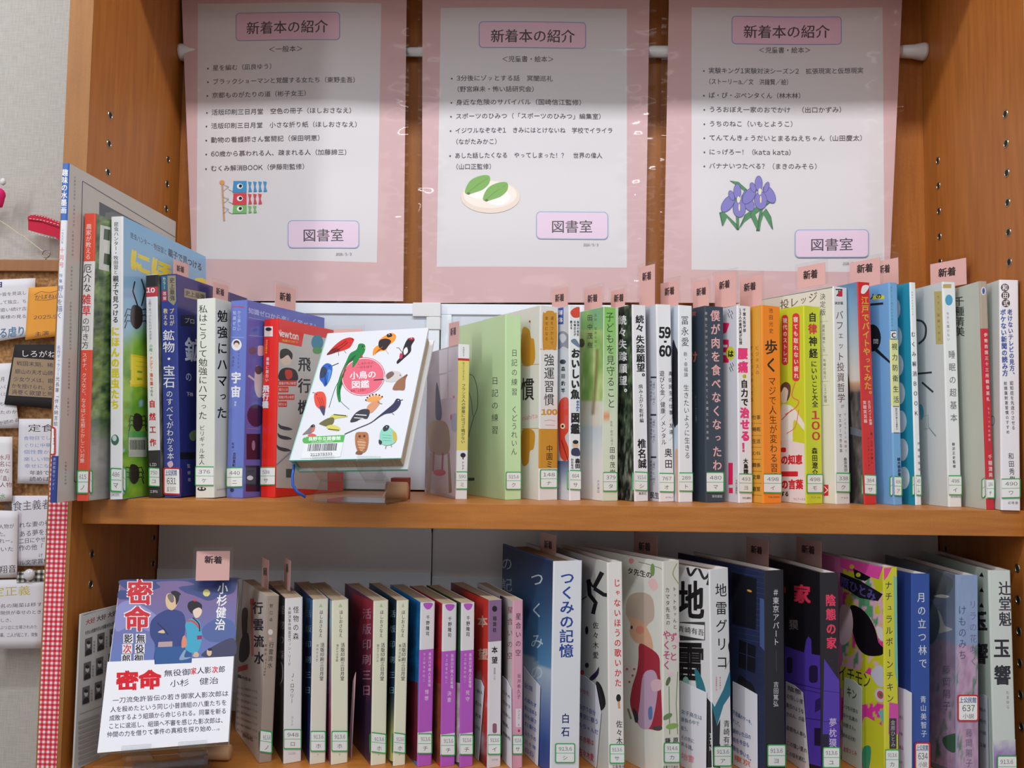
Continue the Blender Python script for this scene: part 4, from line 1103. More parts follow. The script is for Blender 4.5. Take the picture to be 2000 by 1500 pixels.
# red-orange bird
bd([(435, 760), (450, 738), (490, 735), (510, 765), (512, 810), (505, 850), (480, 850), (445, 820)], (226, 78, 58)); bd([(470, 830), (505, 830), (500, 885), (485, 870)], (70, 70, 100)); c.line([(440, 742), (425, 740)], 4, (180, 80, 60))
# hoopoe
for i in range(7):
    a = math.radians(195+i*20); c.line([(825, 800), (825+62*math.cos(a), 800+48*math.sin(a))], 12, (232, 160, 84)); c.ell(825+62*math.cos(a), 800+48*math.sin(a), 5, 5, (50, 40, 40))
bd([(780, 820), (830, 790), (855, 800), (840, 830), (800, 870), (770, 860)], (214, 150, 110)); c.line([(850, 808), (870, 812)], 3, (80, 70, 70)); bd([(665, 925), (700, 870), (750, 845), (790, 855), (775, 905), (740, 905), (700, 925)], (56, 56, 66)); c.line([(700, 880), (770, 885)], 6, (220, 220, 220)); c.line([(690, 900), (750, 905)], 5, (220, 220, 220))
# drongo with long tail
c.line([(630, 1005), (720, 965), (800, 930), (880, 870)], 6, (74, 66, 96), smooth=True); bd([(800, 930), (870, 870), (900, 845), (940, 810), (960, 780), (985, 785), (985, 815), (960, 850), (925, 870), (880, 880)], (52, 50, 84)); c.line([(985, 790), (1002, 786)], 4, (40, 40, 50)); c.line([(930, 868), (945, 882)], 3, (70, 60, 70))
# goldfinch in flight
bd([(535, 900), (560, 880), (640, 885), (645, 895), (580, 905), (545, 920)], (206, 200, 90)); bd([(470, 935), (520, 905), (560, 900), (558, 935), (520, 955), (480, 945)], (110, 106, 66)); bd([(515, 955), (555, 945), (600, 965), (590, 985), (530, 975)], (214, 206, 96)); c.line([(560, 880), (640, 888)], 6, (44, 44, 44)); c.line([(525, 972), (595, 980)], 5, (44, 44, 44))
# bullfinch
bd([(362, 1008), (395, 975), (425, 945), (440, 948), (440, 970), (415, 1000), (385, 1005)], (130, 120, 120)); bd([(412, 955), (430, 942), (441, 952), (425, 962)], (40, 36, 44)); bd([(425, 965), (440, 965), (435, 985), (420, 990)], (220, 110, 90))
# barcode label
c.poly([(395, 1010), (425, 1000), (450, 1010), (445, 1030), (400, 1025)], (226, 90, 100))
c.poly([(385, 1022), (632, 1010), (622, 1056), (385, 1066)], (84, 178, 84)); c.ell(378, 1044, 16, 18, (84, 178, 84))
c.poly([(378, 1066), (622, 1056), (602, 1150), (352, 1160)], (228, 230, 232)); c.ht('長野市立図書館', 398, 1036, 606, 1030, 26, (226, 240, 226), 0.03); c.ht('NAGANO LIBRARY', 420, 1056, 560, 1050, 11, (226, 240, 226))
x = 398; random.seed(3)
while x < 578:
    w = random.choice((2, 3, 4, 5)); t = (x-398)/180; c.poly([(x+2-6*0, 1068-5*t), (x+w+2, 1068-5*t), (x+w-4, 1114-4*t), (x-4, 1114-4*t)], (40, 40, 42)); x += w+random.choice((2, 3, 4))
c.ht('211978333', 412, 1136, 552, 1130, 22, K)
# owl
bd([(702, 1000), (740, 992), (778, 1000), (782, 1060), (768, 1110), (740, 1125), (712, 1110), (698, 1060)], (176, 112, 72)); bd([(712, 1050), (740, 1040), (765, 1055), (755, 1100), (730, 1110)], (206, 156, 116)); c.ell(726, 1020, 8, 8, (90, 50, 30)); c.ell(756, 1018, 8, 8, (90, 50, 30)); bd([(700, 1130), (715, 1110), (745, 1120), (735, 1135)], (130, 84, 60))
# pale green finch
bd([(855, 1000), (880, 960), (905, 955), (935, 975), (960, 1010), (955, 1055), (905, 1078), (860, 1060)], (140, 206, 186)); bd([(875, 965), (895, 948), (915, 955), (905, 980), (880, 988)], (50, 48, 56)); bd([(935, 985), (958, 1000), (962, 1040), (945, 1055)], (200, 176, 70)); c.line([(895, 1078), (890, 1098)], 4, (150, 120, 120)); c.line([(925, 1070), (930, 1088)], 4, (150, 120, 120)); bd([(850, 1040), (870, 1055), (860, 1072), (848, 1062)], (44, 50, 52))
for x, y, r, col in ((680, 400, 3, K), (914, 372, 3, WH), (744, 446, 3.5, K), (533, 573, 3, K), (452, 752, 3, K), (984, 630, 3, K), (846, 802, 3, K), (973, 792, 3, WH), (898, 960, 3, WH), (1056, 396, 2.5, WH), (432, 952, 2, WH)): c.ell(x, y, r, r, col)
for p in ([(560, 478), (610, 452), (650, 420)], [(545, 470), (600, 440), (640, 410)]): c.line(p, 2.5, (150, 30, 36), smooth=True)
for k in range(4): c.line([(650-k*12, 560+k*32), (628-k*10, 600+k*34), (612-k*6, 650+k*34)], 3, (18, 84, 48), smooth=True)
for k in range(3): c.line([(500+k*12, 610), (505+k*8, 650), (506+k*4, 690)], 2.5, (28, 60, 140), smooth=True)
for k in range(3): c.line([(825+k*10, 495-k*10), (850+k*12, 462-k*6)], 3, (196, 104, 30))
for k in range(4): c.line([(712, 1045+k*18), (768, 1050+k*18)], 2, (130, 78, 48))
for k in range(3): c.line([(455+k*14, 770), (470+k*12, 800), (484+k*8, 840)], 2.5, (170, 50, 40), smooth=True)
for k in range(3): c.line([(870, 1010+k*18), (930, 1016+k*16)], 2, (110, 176, 160))
c.obj('cover_artwork', M_GLOSS, bird)
rib = [MB.inverted() @ on_y(px, py, Y) for px, py, Y in ((572, 901, -0.012), (574, 912, -0.018), (571, 930, -0.022), (572, 948, -0.024), (580, 960, -0.024), (597, 971, -0.022))]
Geo().tube(rib, 0.0013, 7).obj('ribbon_marker', M_BLUE, bird, 0, True)
st = stand('book_stand', 'clear acrylic stand under the little bird book', PW, 0.0, RW[2], 0.022, 0.066, -RW[0], BT)
for px, py, rr, mt in ((757, 946, 0.0085, M_PROP),):
    a = on_y(755, 945, 0.03); d = on_y(797, 943, 0.03)
    Geo().lathe([(0, rr), (d.x-a.x-0.001, rr), (d.x-a.x, rr*0.8)], (0, 0, 0), 'x', 20).obj('wooden_rod', M_PROP, None, 0, True)
    o = bpy.data.objects['wooden_rod']; o.location = (a.x, 0.03, rr+0.0004)
    tag(o, 'short wooden rod lying behind the stand of the bird book', 'rod')
Geo().box(a.x+0.002, 0.041, 0.0, a.x+0.019, 0.058, 0.0205).obj('wooden_block', plain('rust_block', (150, 62, 50), 0.6), None, 0.0006)
tag(bpy.data.objects['wooden_block'], 'dark reddish block lying behind the wooden rod under the bird book', 'block')

# --- pocket book with yellow strip, green diary
b = Book(VG, 'slim pocket book with yellow title strip and red line, standing before the green diary', 375, 452, (395, 383), 0.050, 24, 0.105, 'L', spine=(236, 236, 238), cover=(176, 166, 168), bands=[(474, 490, (206, 40, 50)), (490, 1090, (228, 216, 118))])
c = b.sp
c.vt('AMBIT', 428, 400, 428, 468, 14, GRAY, 0.02); c.vt('MICHIKO', 428, 500, 427, 625, 15, K); c.vt('フランス人の部屋にはゴミ箱がない', 428, 645, 424, 1045, 27, (60, 54, 50), 0.01)
c.ell(424, 1122, 18, 16, (44, 44, 46)); c.rect(420, 1130, 428, 1150, (44, 44, 46)); c.vt('PHP', 425, 1162, 424, 1222, 17, GRAY, 0.02)
c = b.cv
c.gquad([(180, 440), (395, 400), (372, 1400), (150, 1330)], 16, 60, lambda s, t: mix((128, 118, 120), (214, 208, 218), s*1.1+0.2*(vnoise(s*5, t*16)-0.5)))
for p in (((265, 425), (320, 412), (318, 570), (265, 580)), ((328, 408), (390, 396), (388, 545), (328, 560)), ((268, 590), (318, 580), (320, 740), (275, 750)), ((328, 570), (388, 555), (385, 735), (328, 742))): c.poly(p, (216, 212, 218))
c.blob([(245, 650), (258, 660), (282, 820), (275, 890), (245, 880), (240, 790)], (44, 54, 72)); c.blob([(190, 930), (240, 890), (310, 905), (335, 990), (325, 1110), (210, 1100)], (150, 128, 96)); c.line([(230, 1100), (225, 1230)], 12, (150, 60, 80)); c.line([(290, 1105), (285, 1225)], 12, (150, 60, 80)); c.ell(268, 1238, 42, 22, (190, 70, 90)); c.poly([(205, 1110), (225, 1110), (205, 1380), (180, 1370)], (150, 130, 110)); c.poly([(320, 1105), (335, 1105), (350, 1370), (330, 1375)], (150, 130, 110))
c.blob([(345, 860), (385, 850), (385, 960), (350, 950)], (170, 186, 210)); c.ell(345, 870, 6, 20, (220, 80, 110)); c.ell(363, 735, 5, 10, (220, 80, 110))
b.sticker(373, 1230, 456, 1350, '590', 'ミ', wrap=True); b.done()

b = Book(VG, 'plain pale green diary-writing book with black title on spine and cover', 706, 812, (707, 186), 0.050, 30, 0.122, 'L', spine=(200, 230, 176), cover=(198, 226, 174))
b.sp.vt('日記の練習', 766, 408, 766, 732, 42, (62, 70, 60)); b.sp.vt('くどうれいん', 766, 790, 764, 1125, 42, (62, 70, 60))
b.cv.vt('日記の練習', 637, 585, 636, 995, 46, (62, 70, 60)); b.cv.line([(462, 582), (495, 600), (518, 680), (520, 800), (495, 870), (470, 960), (462, 1000)], 4, (80, 86, 78), smooth=True); b.cv.line([(462, 700), (480, 760), (488, 850), (500, 860)], 3.5, (80, 86, 78), smooth=True); b.cv.rect(458, 1272, 500, 1292, (50, 58, 50))
b.sticker(706, 1232, 812, 1352, '915.6', 'ク', wrap=False); b.done()

b = Book(VD, 'white book with ochre panels on fortunate habits, beside the green diary', 157, 267, (165, 290), 0.050, 31, 0.121, 'L', spine=(228, 226, 222), cover=(224, 222, 214), bands=[(1012, 1245, (206, 146, 44))])
c = b.sp
c.blob([(180, 345), (195, 335), (205, 322), (240, 322), (250, 335), (262, 345), (262, 535), (235, 548), (200, 548), (180, 535)], (206, 146, 44)); c.vt('運をつかんで', 235, 350, 234, 525, 20, (70, 50, 20)); c.vt('幸せになる', 203, 350, 202, 500, 20, (70, 50, 20)); c.line([(160, 545), (265, 547)], 3, (206, 146, 44))
c.vt('強運習慣', 218, 570, 217, 880, 62, K, 0.004); c.ht('100', 172, 914, 266, 914, 40, (206, 150, 60), 0.06); c.line([(190, 965), (225, 960), (255, 968)], 3, (230, 140, 150)); c.line([(195, 990), (250, 992)], 3, (230, 140, 150)); c.vt('中園ミホ', 220, 1105, 218, 1290, 40, K)
c = b.cv
c.blob([(60, 430), (100, 430), (112, 480), (130, 495), (130, 625), (58, 628)], (206, 146, 44)); c.line([(58, 640), (160, 634)], 4, (206, 146, 44)); c.line([(58, 1012), (160, 1010)], 4, (206, 146, 44)); c.blob([(58, 1025), (130, 1028), (128, 1125), (105, 1145), (95, 1215), (58, 1215)], (206, 146, 44))
c.ht('慣', 52, 780, 130, 778, 140, (50, 46, 44), 0.015); c.ht('nahita', 62, 950, 150, 935, 34, (226, 130, 130)); c.ell(104, 384, 5, 7, (180, 40, 60))
b.sticker(162, 1250, 266, 1360, '148', 'ナ'); b.done()

b = Book(VD, 'white fish picture guide with a red snapper and bold black title', 338, 403, (334, 290), 0.050, 30, 0.124, 'L', spine=(236, 238, 240), cover=(206, 212, 220), mat=M_GLOSS)
c = b.sp
c.blob([(342, 330), (365, 305), (398, 302), (398, 355), (360, 360)], (220, 74, 50)); c.vt('漁港の食堂', 386, 378, 386, 470, 14, K, 0.03); c.vt('名物店主が', 368, 378, 368, 470, 14, K, 0.03); c.vt('教える', 347, 378, 347, 430, 14, K, 0.03)
c.blob([(345, 500), (370, 485), (395, 520), (390, 535)], (110, 130, 160)); c.vt('おいしい魚', 372, 540, 370, 840, 52, K, 0.05); c.vt('まるみえ', 385, 845, 384, 912, 22, (60, 90, 170), 0.04); c.vt('図鑑', 371, 915, 370, 1045, 52, K, 0.05)
c.ell(372, 1105, 18, 26, (226, 190, 160)); c.ell(372, 1090, 17, 12, (30, 28, 30)); c.blob([(352, 1130), (390, 1128), (396, 1170), (350, 1165)], (50, 56, 90)); c.vt('森田', 384, 1185, 384, 1245, 28, K, 0.05); c.vt('わたなべ', 353, 1185, 352, 1250, 15, K, 0.03)
c = b.cv
c.rect(266, 300, 302, 400, (60, 96, 180)); c.vt('解体', 284, 310, 284, 395, 26, WH, 0.03)
c.blob([(270, 460), (300, 440), (335, 470), (335, 540), (300, 530), (270, 545)], (140, 150, 170)); c.blob([(275, 470), (300, 455), (320, 480), (295, 510)], (204, 212, 222)); c.vt('森田釣竿', 300, 640, 300, 810, 24, K, 0.03); c.ell(298, 620, 18, 14, (44, 50, 70))
c.blob([(272, 880), (300, 830), (335, 850), (335, 1010), (310, 1060), (330, 1120), (335, 1180), (305, 1200), (280, 1160), (272, 1040)], (212, 70, 52)); c.ell(297, 997, 14, 16, (240, 226, 190)); c.ell(297, 997, 7, 8, (24, 20, 20)); c.line([(290, 1080), (330, 1200)], 8, (150, 40, 40)); c.gquad([(268, 1200), (336, 1200), (336, 1385), (272, 1385)], 4, 10, lambda s, t: mix((80, 100, 140), (206, 212, 220), t*1.2))
b.sticker(325, 1255, 408, 1372, '664', 'サ', wrap=True); b.done()

b = Book(VD, 'soft watercolour-covered book in green with a tree, about watching over children', 532, 620, (540, 297), 0.050, 30, 0.121, 'L', spine=(214, 224, 200), cover=(214, 220, 208))
def wc(s, t, off=0):
    n = fbm(s*3.2+off, t*7+2)
    if t < 0.12: base = mix((120, 170, 150), (150, 200, 110), n*1.3)
    elif t < 0.5: base = mix((126, 176, 84), (214, 224, 160), (n-0.25)*2)
    elif t < 0.62: base = mix((226, 190, 160), (226, 226, 214), n*1.5)
    else: base = mix((190, 206, 214), (236, 234, 230), (t-0.6)*4+n*0.4)
    tr = abs(s-0.62-0.1*math.sin(t*7))
    if 0.22 < t < 0.56: base = mix(base, (128, 108, 66), 0.8-tr*7)
    return base
b.cv.gquad([(402, 297), (540, 297), (532, 1430), (404, 1428)], 24, 70, wc)
b.sp.gquad([(540, 297), (606, 297), (620, 1430), (532, 1430)], 12, 70, lambda s, t: mix(mix((138, 202, 100), (224, 232, 208), t*1.9-0.1+0.3*(fbm(s*3, t*9)-0.5)), (236, 150, 110), 1-abs(t-0.57)*30 if s < 0.5 else 0))
b.sp.vt('子どもを見守ること', 572, 325, 582, 895, 50, (60, 66, 58), 0.003); b.sp.vt('医師・臨床心理士', 582, 965, 586, 1110, 14, GRAY); b.sp.vt('田中茂樹', 587, 1115, 589, 1290, 32, (60, 60, 60), 0.01)
b.cv.vt('医師・臨床心理士', 490, 335, 490, 540, 15, (60, 90, 60)); b.cv.vt('田中茂樹', 456, 335, 457, 548, 32, (50, 60, 56), 0.01); b.cv.ell(408, 510, 18, 26, (90, 80, 60)); b.cv.vt('大月書店', 506, 1310, 506, 1390, 15, GRAY)
b.sticker(528, 1265, 618, 1380, '379', 'タ'); b.done()

b = Book(VE, 'white-spined novel with dark jungle photo cover, vertical mincho title', 180, 260, (165, 285), 0.050, 30, 0.122, 'L', spine=(238, 238, 240), cover=(44, 50, 44))
b.cv.gquad([(64, 295), (165, 285), (180, 1440), (84, 1430)], 24, 90, lambda s, t: mix((30, 36, 30), mix((96, 116, 84), (150, 150, 140), (t-0.5)*2), (fbm(s*9, t*26+9)-0.42)*3.2))
b.cv.vt('続々失踪願望。', 106, 340, 112, 835, 48, WH, 0.03); b.sp.vt('続々', 208, 345, 209, 448, 50, K, 0.03); b.sp.vt('失踪願望。', 211, 462, 216, 735, 50, K, 0.03); b.sp.vt('病み上がり乾杯編', 213, 750, 220, 978, 26, K, 0.01); b.sp.vt('椎名誠', 220, 1070, 224, 1245, 50, K, 0.03); b.sp.ht('集英社', 202, 1392, 248, 1392, 17, K)
b.sticker(165, 1265, 256, 1378, '915.6', 'シ', wrap=True); b.done()

b = Book(VE, 'white book with large black numerals 59-60 on the spine', 324, 411, (305, 283), 0.050, 22, 0.115, 'L', spine=(236, 236, 238), cover=(208, 212, 224))
b.sp.ht('59', 320, 448, 390, 448, 80, K, 0.05); b.sp.rect(350, 496, 366, 508, K); b.sp.ht('60', 322, 556, 394, 556, 80, K, 0.05)
b.sp.vt('奥田民生の仕事／友達／', 388, 670, 394, 1088, 24, K, 0.01); b.sp.vt('遊びと金／健康／メンタル', 338, 670, 350, 1108, 30, K, 0.005); b.sp.vt('奥田', 375, 1120, 378, 1250, 46, K, 0.01); b.sp.ht('ダイヤモンド', 360, 1415, 405, 1415, 12, K)
for y in (712, 932, 1180): b.cv.rect(272, y-6, 306, y+4, (50, 50, 66)); b.cv.vt('「場所」と「他人」を体験する'[:9], 290, y+16, 292, y+170, 17, (60, 60, 70)); b.cv.vt('時間の決め方', 274, y+16, 276, y+140, 14, (60, 60, 70))
b.cv.ht('民生', 270, 1400, 322, 1404, 40, K, 0.02)
b.sticker(320, 1272, 412, 1385, '767', 'オ', wrap=True); b.done()

b = Book(VE, 'slim white book of happiness essays with pale portrait cover, next to the 59-60 book', 438, 520, (435, 288), 0.050, 22, 0.116, 'L', spine=(238, 240, 242), cover=(206, 216, 226))
b.sp.vt('冨永愛', 472, 345, 475, 535, 46, K); b.sp.vt('新・幸福論', 476, 560, 480, 710, 24, K); b.sp.vt('生きたいように生きる', 480, 750, 488, 1190, 34, K)
b.cv.gquad([(398, 295), (437, 290), (440, 1440), (420, 1436)], 8, 40, lambda s, t: mix((186, 200, 216), (220, 228, 236), fbm(s*3, t*6))); b.cv.blob([(400, 515), (420, 530), (436, 600), (438, 900), (430, 990), (415, 1010), (398, 900)], (40, 40, 46)); b.cv.blob([(415, 1010), (437, 1000), (440, 1150), (420, 1100)], (190, 206, 216)); b.cv.blob([(416, 1150), (440, 1170), (440, 1430), (425, 1436)], (206, 170, 150))
b.sticker(435, 1268, 522, 1380, '289', 'ト', wrap=True); b.done()

b = Book(VE, 'dark slate book with pink title about giving up eating meat', 598, 708, (590, 292), 0.050, 25, 0.124, 'L', spine=(62, 72, 84), cover=(56, 66, 78))
b.sp.vt('僕が肉を食べなくなったわけ', 650, 310, 665, 1345, 56, (232, 176, 172), 0.02); b.sp.vt('動物との付き合い方から見えてくる僕たちの未来', 596, 318, 606, 1085, 16, (214, 200, 196)); b.sp.ht('築地書館', 632, 1408, 692, 1408, 18, (206, 206, 206))
b.cv.ht('け', 505, 590, 545, 590, 70, (216, 120, 100), 0.05); b.cv.ht('東', 512, 338, 540, 338, 30, (200, 110, 100)); b.cv.vt('「ジェーン・グドール推薦」', 534, 810, 540, 980, 12, (160, 160, 160))
b.sticker(590, 1265, 702, 1385, '480', 'マ'); b.done()

b = Book(VF, 'white backache book with hot pink title and a yellow-green dot', 190, 270, (180, 290), 0.050, 28, 0.122, 'L', spine=(238, 238, 242), cover=(212, 212, 220))
b.sp.vt('千葉大医学部', 221, 305, 222, 448, 18, K, 0.03); b.sp.vt('13人の専門家が伝授', 196, 305, 200, 520, 18, K, 0.03); b.sp.vt('腰痛', 212, 532, 214, 690, 58, (240, 60, 130), 0.06); b.sp.ell(222, 704, 12, 12, (216, 220, 70)); b.sp.vt('は', 222, 692, 222, 716, 20, K)
b.sp.vt('自力で', 220, 722, 224, 882, 42, K, 0.04); b.sp.vt('治せる！', 222, 885, 230, 1155, 54, (240, 60, 130), 0.06); b.sp.vt('大鳥精司', 228, 1185, 232, 1310, 28, K, 0.04)
c = b.cv
c.rect(97, 392, 132, 405, (232, 40, 96)); c.poly([(97, 405), (132, 405), (115, 450), (97, 455)], (232, 40, 96)); c.rect(97, 490, 130, 625, (232, 40, 96)); c.rect(97, 520, 122, 535, WH); c.rect(97, 565, 122, 580, WH); c.ell(140, 570, 26, 40, (206, 212, 60)); c.ht('は', 124, 572, 158, 572, 44, K, 0.05)
for x0, y0 in ((128, 312), (145, 320), (138, 630), (150, 625)): c.line([(x0, y0), (x0+10, y0+18), (x0-4, y0+24), (x0+6, y0+48)], 3.5, (60, 60, 66))
c.rect(128, 1212, 154, 1340, (232, 40, 96)); c.rect(131, 1358, 154, 1390, (232, 40, 96)); c.vt('中央公論新社', 175, 1310, 176, 1395, 12, K)
b.sp.ht('中央公論新社', 210, 1418, 262, 1418, 14, K); b.sticker(186, 1275, 270, 1388, '493', 'ヨ', wrap=True); b.done()

b = Book(VF, 'bright orange walking book with deeper amber cover', 333, 440, (325, 288), 0.048, 28.5, 0.124, 'L', spine=(248, 142, 38), cover=(222, 158, 52))
b.sp.vt('池田光史', 376, 300, 379, 458, 26, (70, 40, 20)); b.sp.vt('歩く', 378, 480, 380, 690, 76, (50, 34, 20), 0.02); b.sp.vt('マジで人生が変わる習慣', 383, 705, 398, 1325, 46, (50, 34, 20)); b.sp.ht('PUBLISHING', 362, 1412, 430, 1412, 14, (80, 50, 20))
c = b.cv
c.vt('ビジネスの', 296, 520, 298, 700, 22, (90, 70, 30)); c.vt('すべてがつまってる', 262, 520, 266, 860, 22, (90, 70, 30))
for i, t in enumerate(('仕事', '睡眠', '生活', 'メンタル', '関係', '文章', '経営')):
    y = 945+i*70; c.ht(t, 268, y, 316, y, 28, (90, 70, 30), 0.02); c.line([(262, y+35), (322, y+37)], 2, (120, 90, 40))
b.sticker(333, 1275, 442, 1390, '498', 'イ', wrap=True); b.done()

b = Book(VF, 'lime yellow book of a hundred tips with red capsules and a drawn figure', 585, 682, (570, 290), 0.048, 32, 0.126, 'L', spine=(208, 218, 44), cover=(204, 212, 48))
b.sp.vt('自', 620, 325, 621, 392, 48, K, 0.03); b.sp.vt('律', 621, 395, 622, 460, 52, RED, 0.04); b.sp.vt('神経', 623, 465, 627, 605, 50, K, 0.03); b.sp.vt('にいいこと大全', 628, 612, 636, 888, 36, K, 0.02)
b.sp.vt('１００'.replace('１', '1').replace('０', '0'), 637, 900, 642, 1085, 80, RED, 0.02); b.sp.vt('森田遼介', 632, 1120, 636, 1290, 34, K, 0.02); b.sp.ht('ワニブックス', 612, 1415, 668, 1415, 14, K)
c = b.cv
c.rrect(440, 345, 478, 640, 18, (214, 60, 66)); c.vt('現代のストレス', 459, 360, 461, 628, 26, (240, 230, 210), 0.02); c.rrect(503, 335, 545, 735, 20, (214, 60, 66)); c.vt('寝ても取れない疲れ', 522, 352, 526, 722, 28, (240, 230, 210), 0.02)
c.blob([(440, 760), (470, 742), (490, 770), (482, 830), (460, 860), (438, 850)], (238, 222, 206)); c.blob([(436, 760), (465, 738), (492, 760), (488, 820), (470, 850), (478, 790), (455, 768), (436, 800)], (110, 70, 60))
c.blob([(436, 890), (470, 870), (510, 890), (560, 960), (590, 1015), (570, 1020), (515, 960), (505, 1040), (500, 1090), (436, 1090)], (234, 230, 222)); c.line([(460, 930), (520, 890), (540, 850), (500, 820), (520, 740)], 6, (226, 120, 90), smooth=True); c.line([(440, 960), (500, 900)], 5, (214, 90, 80)); c.line([(470, 1040), (520, 1000), (540, 900)], 5, (226, 130, 90), smooth=True)
c.poly([(436, 1085), (470, 1072), (500, 1085), (592, 1100), (598, 1455), (436, 1440)], (232, 222, 222)); c.rrect(436, 1122, 466, 1150, 8, (206, 40, 50)); c.ht('の知恵', 436, 1195, 562, 1192, 60, (206, 30, 44), 0.05); c.rrect(438, 1262, 536, 1292, 6, (206, 40, 50)); c.ht('の言葉', 436, 1338, 566, 1338, 60, (206, 30, 44), 0.05); c.ht('する', 436, 1392, 482, 1394, 32, K, 0.04); c.ht('ワニブックス', 508, 1424, 580, 1426, 18, GRAY)
b.sticker(583, 1277, 682, 1390, '498', 'モ'); b.done()

b = Book(VH, 'taller cream investment philosophy book with a grey band along its cover top', 130, 212, (113, 178), 0.050, 31, 0.140, 'L', spine=(234, 234, 232), cover=(226, 222, 206))
b.sp.poly([(124, 180), (166, 180), (166, 250), (124, 250)], (240, 240, 240)); b.sp.vt('ア', 145, 185, 146, 240, 46, (50, 50, 60), 0.04); b.sp.poly([(140, 215), (166, 195), (166, 238), (140, 238)], RED); b.sp.ht('決定版', 120, 276, 170, 276, 18, K, 0.02)
b.sp.vt('バフェット投資哲学', 148, 315, 160, 862, 46, (110, 90, 80), 0.005); b.sp.vt('が', 166, 868, 167, 892, 22, (110, 90, 80)); b.sp.vt('マンガで10時間で', 180, 915, 186, 1155, 15, (170, 120, 120)); b.sp.vt('マスターできる本', 150, 920, 158, 1155, 20, (60, 50, 50)); b.sp.vt('桑原晃弥', 182, 1180, 186, 1265, 20, K)
c = b.cv
c.poly([(-330, 215), (115, 165), (115, 185), (-330, 262)], (130, 132, 138)); c.poly([(-330, 195), (115, 150), (115, 172), (-330, 240)], (130, 132, 138))
c.ht('投レッジ', -200, 290, 20, 235, 62, (110, 86, 70), 0.01); c.vt('決定版', 50, 215, 52, 352, 34, (70, 64, 60)); c.line([(36, 385), (80, 382)], 2.5, (180, 170, 120)); c.vt('資産の増やし方', 55, 400, 58, 565, 18, (90, 84, 76)); c.line([(40, 582), (82, 580)], 2.5, (180, 170, 120)); c.vt('市場の見方', 60, 600, 63, 722, 18, (90, 84, 76)); c.line([(44, 736), (84, 734)], 2.5, (180, 170, 120)); c.vt('リスク管理', 64, 748, 67, 860, 18, (90, 84, 76)); c.line([(46, 875), (90, 873)], 2.5, (180, 170, 120)); c.poly([(58, 1340), (84, 1340), (84, 1405), (58, 1405)], RED); c.line([(60, 1350), (80, 1372), (60, 1390)], 5, WH)
b.sp.ht('アスカ', 156, 1418, 200, 1416, 14, GRAY); b.sticker(124, 1270, 210, 1386, '338', 'ク', wrap=True); b.done()

b = Book(VH, 'red-spined book with yellow brush title about Edo, sunset photo cover', 297, 368, (256, 152), 0.050, 24, 0.137, 'L', spine=(214, 44, 46), cover=(100, 140, 170), mat=M_GLOSS)
def edo(s, t):
    n = fbm(s*6+2, t*20)
    if t < 0.45: return mix((90, 142, 182), (206, 196, 186), t*2.4)
    if t < 0.5: return mix((206, 160, 120), (120, 90, 80), (t-0.45)*20)
    return mix((44, 40, 40), (130, 120, 110), (n-0.3)*1.6)
b.cv.gquad([(174, 158), (257, 150), (298, 1462), (212, 1455)], 16, 70, edo); b.cv.blob([(192, 700), (205, 720), (215, 900), (240, 1300), (235, 1440), (214, 1440), (200, 1000)], (50, 44, 46)); b.cv.poly([(212, 1000), (295, 1020), (290, 1060), (212, 1045)], (96, 100, 110))
b.sp.blob([(275, 215), (285, 175), (318, 172), (318, 190), (295, 220)], WH); b.sp.vt('江戸でバイトやってみた。', 297, 235, 318, 835, 44, (226, 176, 60), 0.02); b.sp.vt('大江戸バイト体験', 322, 845, 332, 990, 16, (240, 200, 196), 0.03); b.sp.vt('実戦実況編', 295, 845, 302, 980, 20, (240, 200, 196), 0.03); b.sp.vt('著／江戸の仕事人', 335, 1030, 340, 1220, 15, (60, 20, 20)); b.sp.vt('アートディレクター', 318, 1060, 322, 1260, 14, (60, 20, 20))
b.sticker(280, 1282, 366, 1400, '384', 'サ', wrap=True); b.done()

b = Book(VH, 'sky blue eyesight book with yellow strip and magnifier drawing', 470, 519, (440, 155), 0.050, 22, 0.137, 'L', spine=(120, 176, 222), cover=(124, 176, 226), bands=[(490, 878, (226, 228, 160)), (878, 1035, (232, 234, 232))])
b.sp.vt('おもしろいほどわかる大人の', 452, 175, 458, 415, 13, (80, 120, 60)); b.sp.rect(444, 436, 482, 488, K); b.sp.rect(444, 440, 482, 484, WH); b.sp.ht('C', 454, 464, 480, 464, 36, K, 0.04); b.sp.vt('視力防衛生活', 470, 500, 482, 872, 34, (44, 60, 44), 0.01); b.sp.line([(462, 881), (498, 882)], 4, K); b.sp.vt('眼科医が教える最新の', 482, 890, 486, 1020, 13, K); b.sp.line([(466, 1036), (502, 1037)], 4, K); b.sp.vt('綾木雅彦著', 496, 1180, 500, 1290, 20, (30, 40, 70), 0.03)
c = b.cv
c.ht('人の', 328, 240, 398, 234, 34, K, 0.03); c.poly([(345, 232), (412, 230), (412, 252), (345, 256)], (226, 216, 70)); c.ht('の', 362, 238, 396, 234, 34, K, 0.03); c.line([(330, 285), (405, 278)], 13, (40, 40, 46)); c.ell(340, 480, 52, 80, (34, 34, 40)); c.line([(358, 545), (450, 622)], 20, (34, 34, 40)); c.ht('間', 345, 500, 378, 500, 32, WH)
b.sticker(445, 1290, 515, 1408, '496', 'ア', wrap=True); b.done()

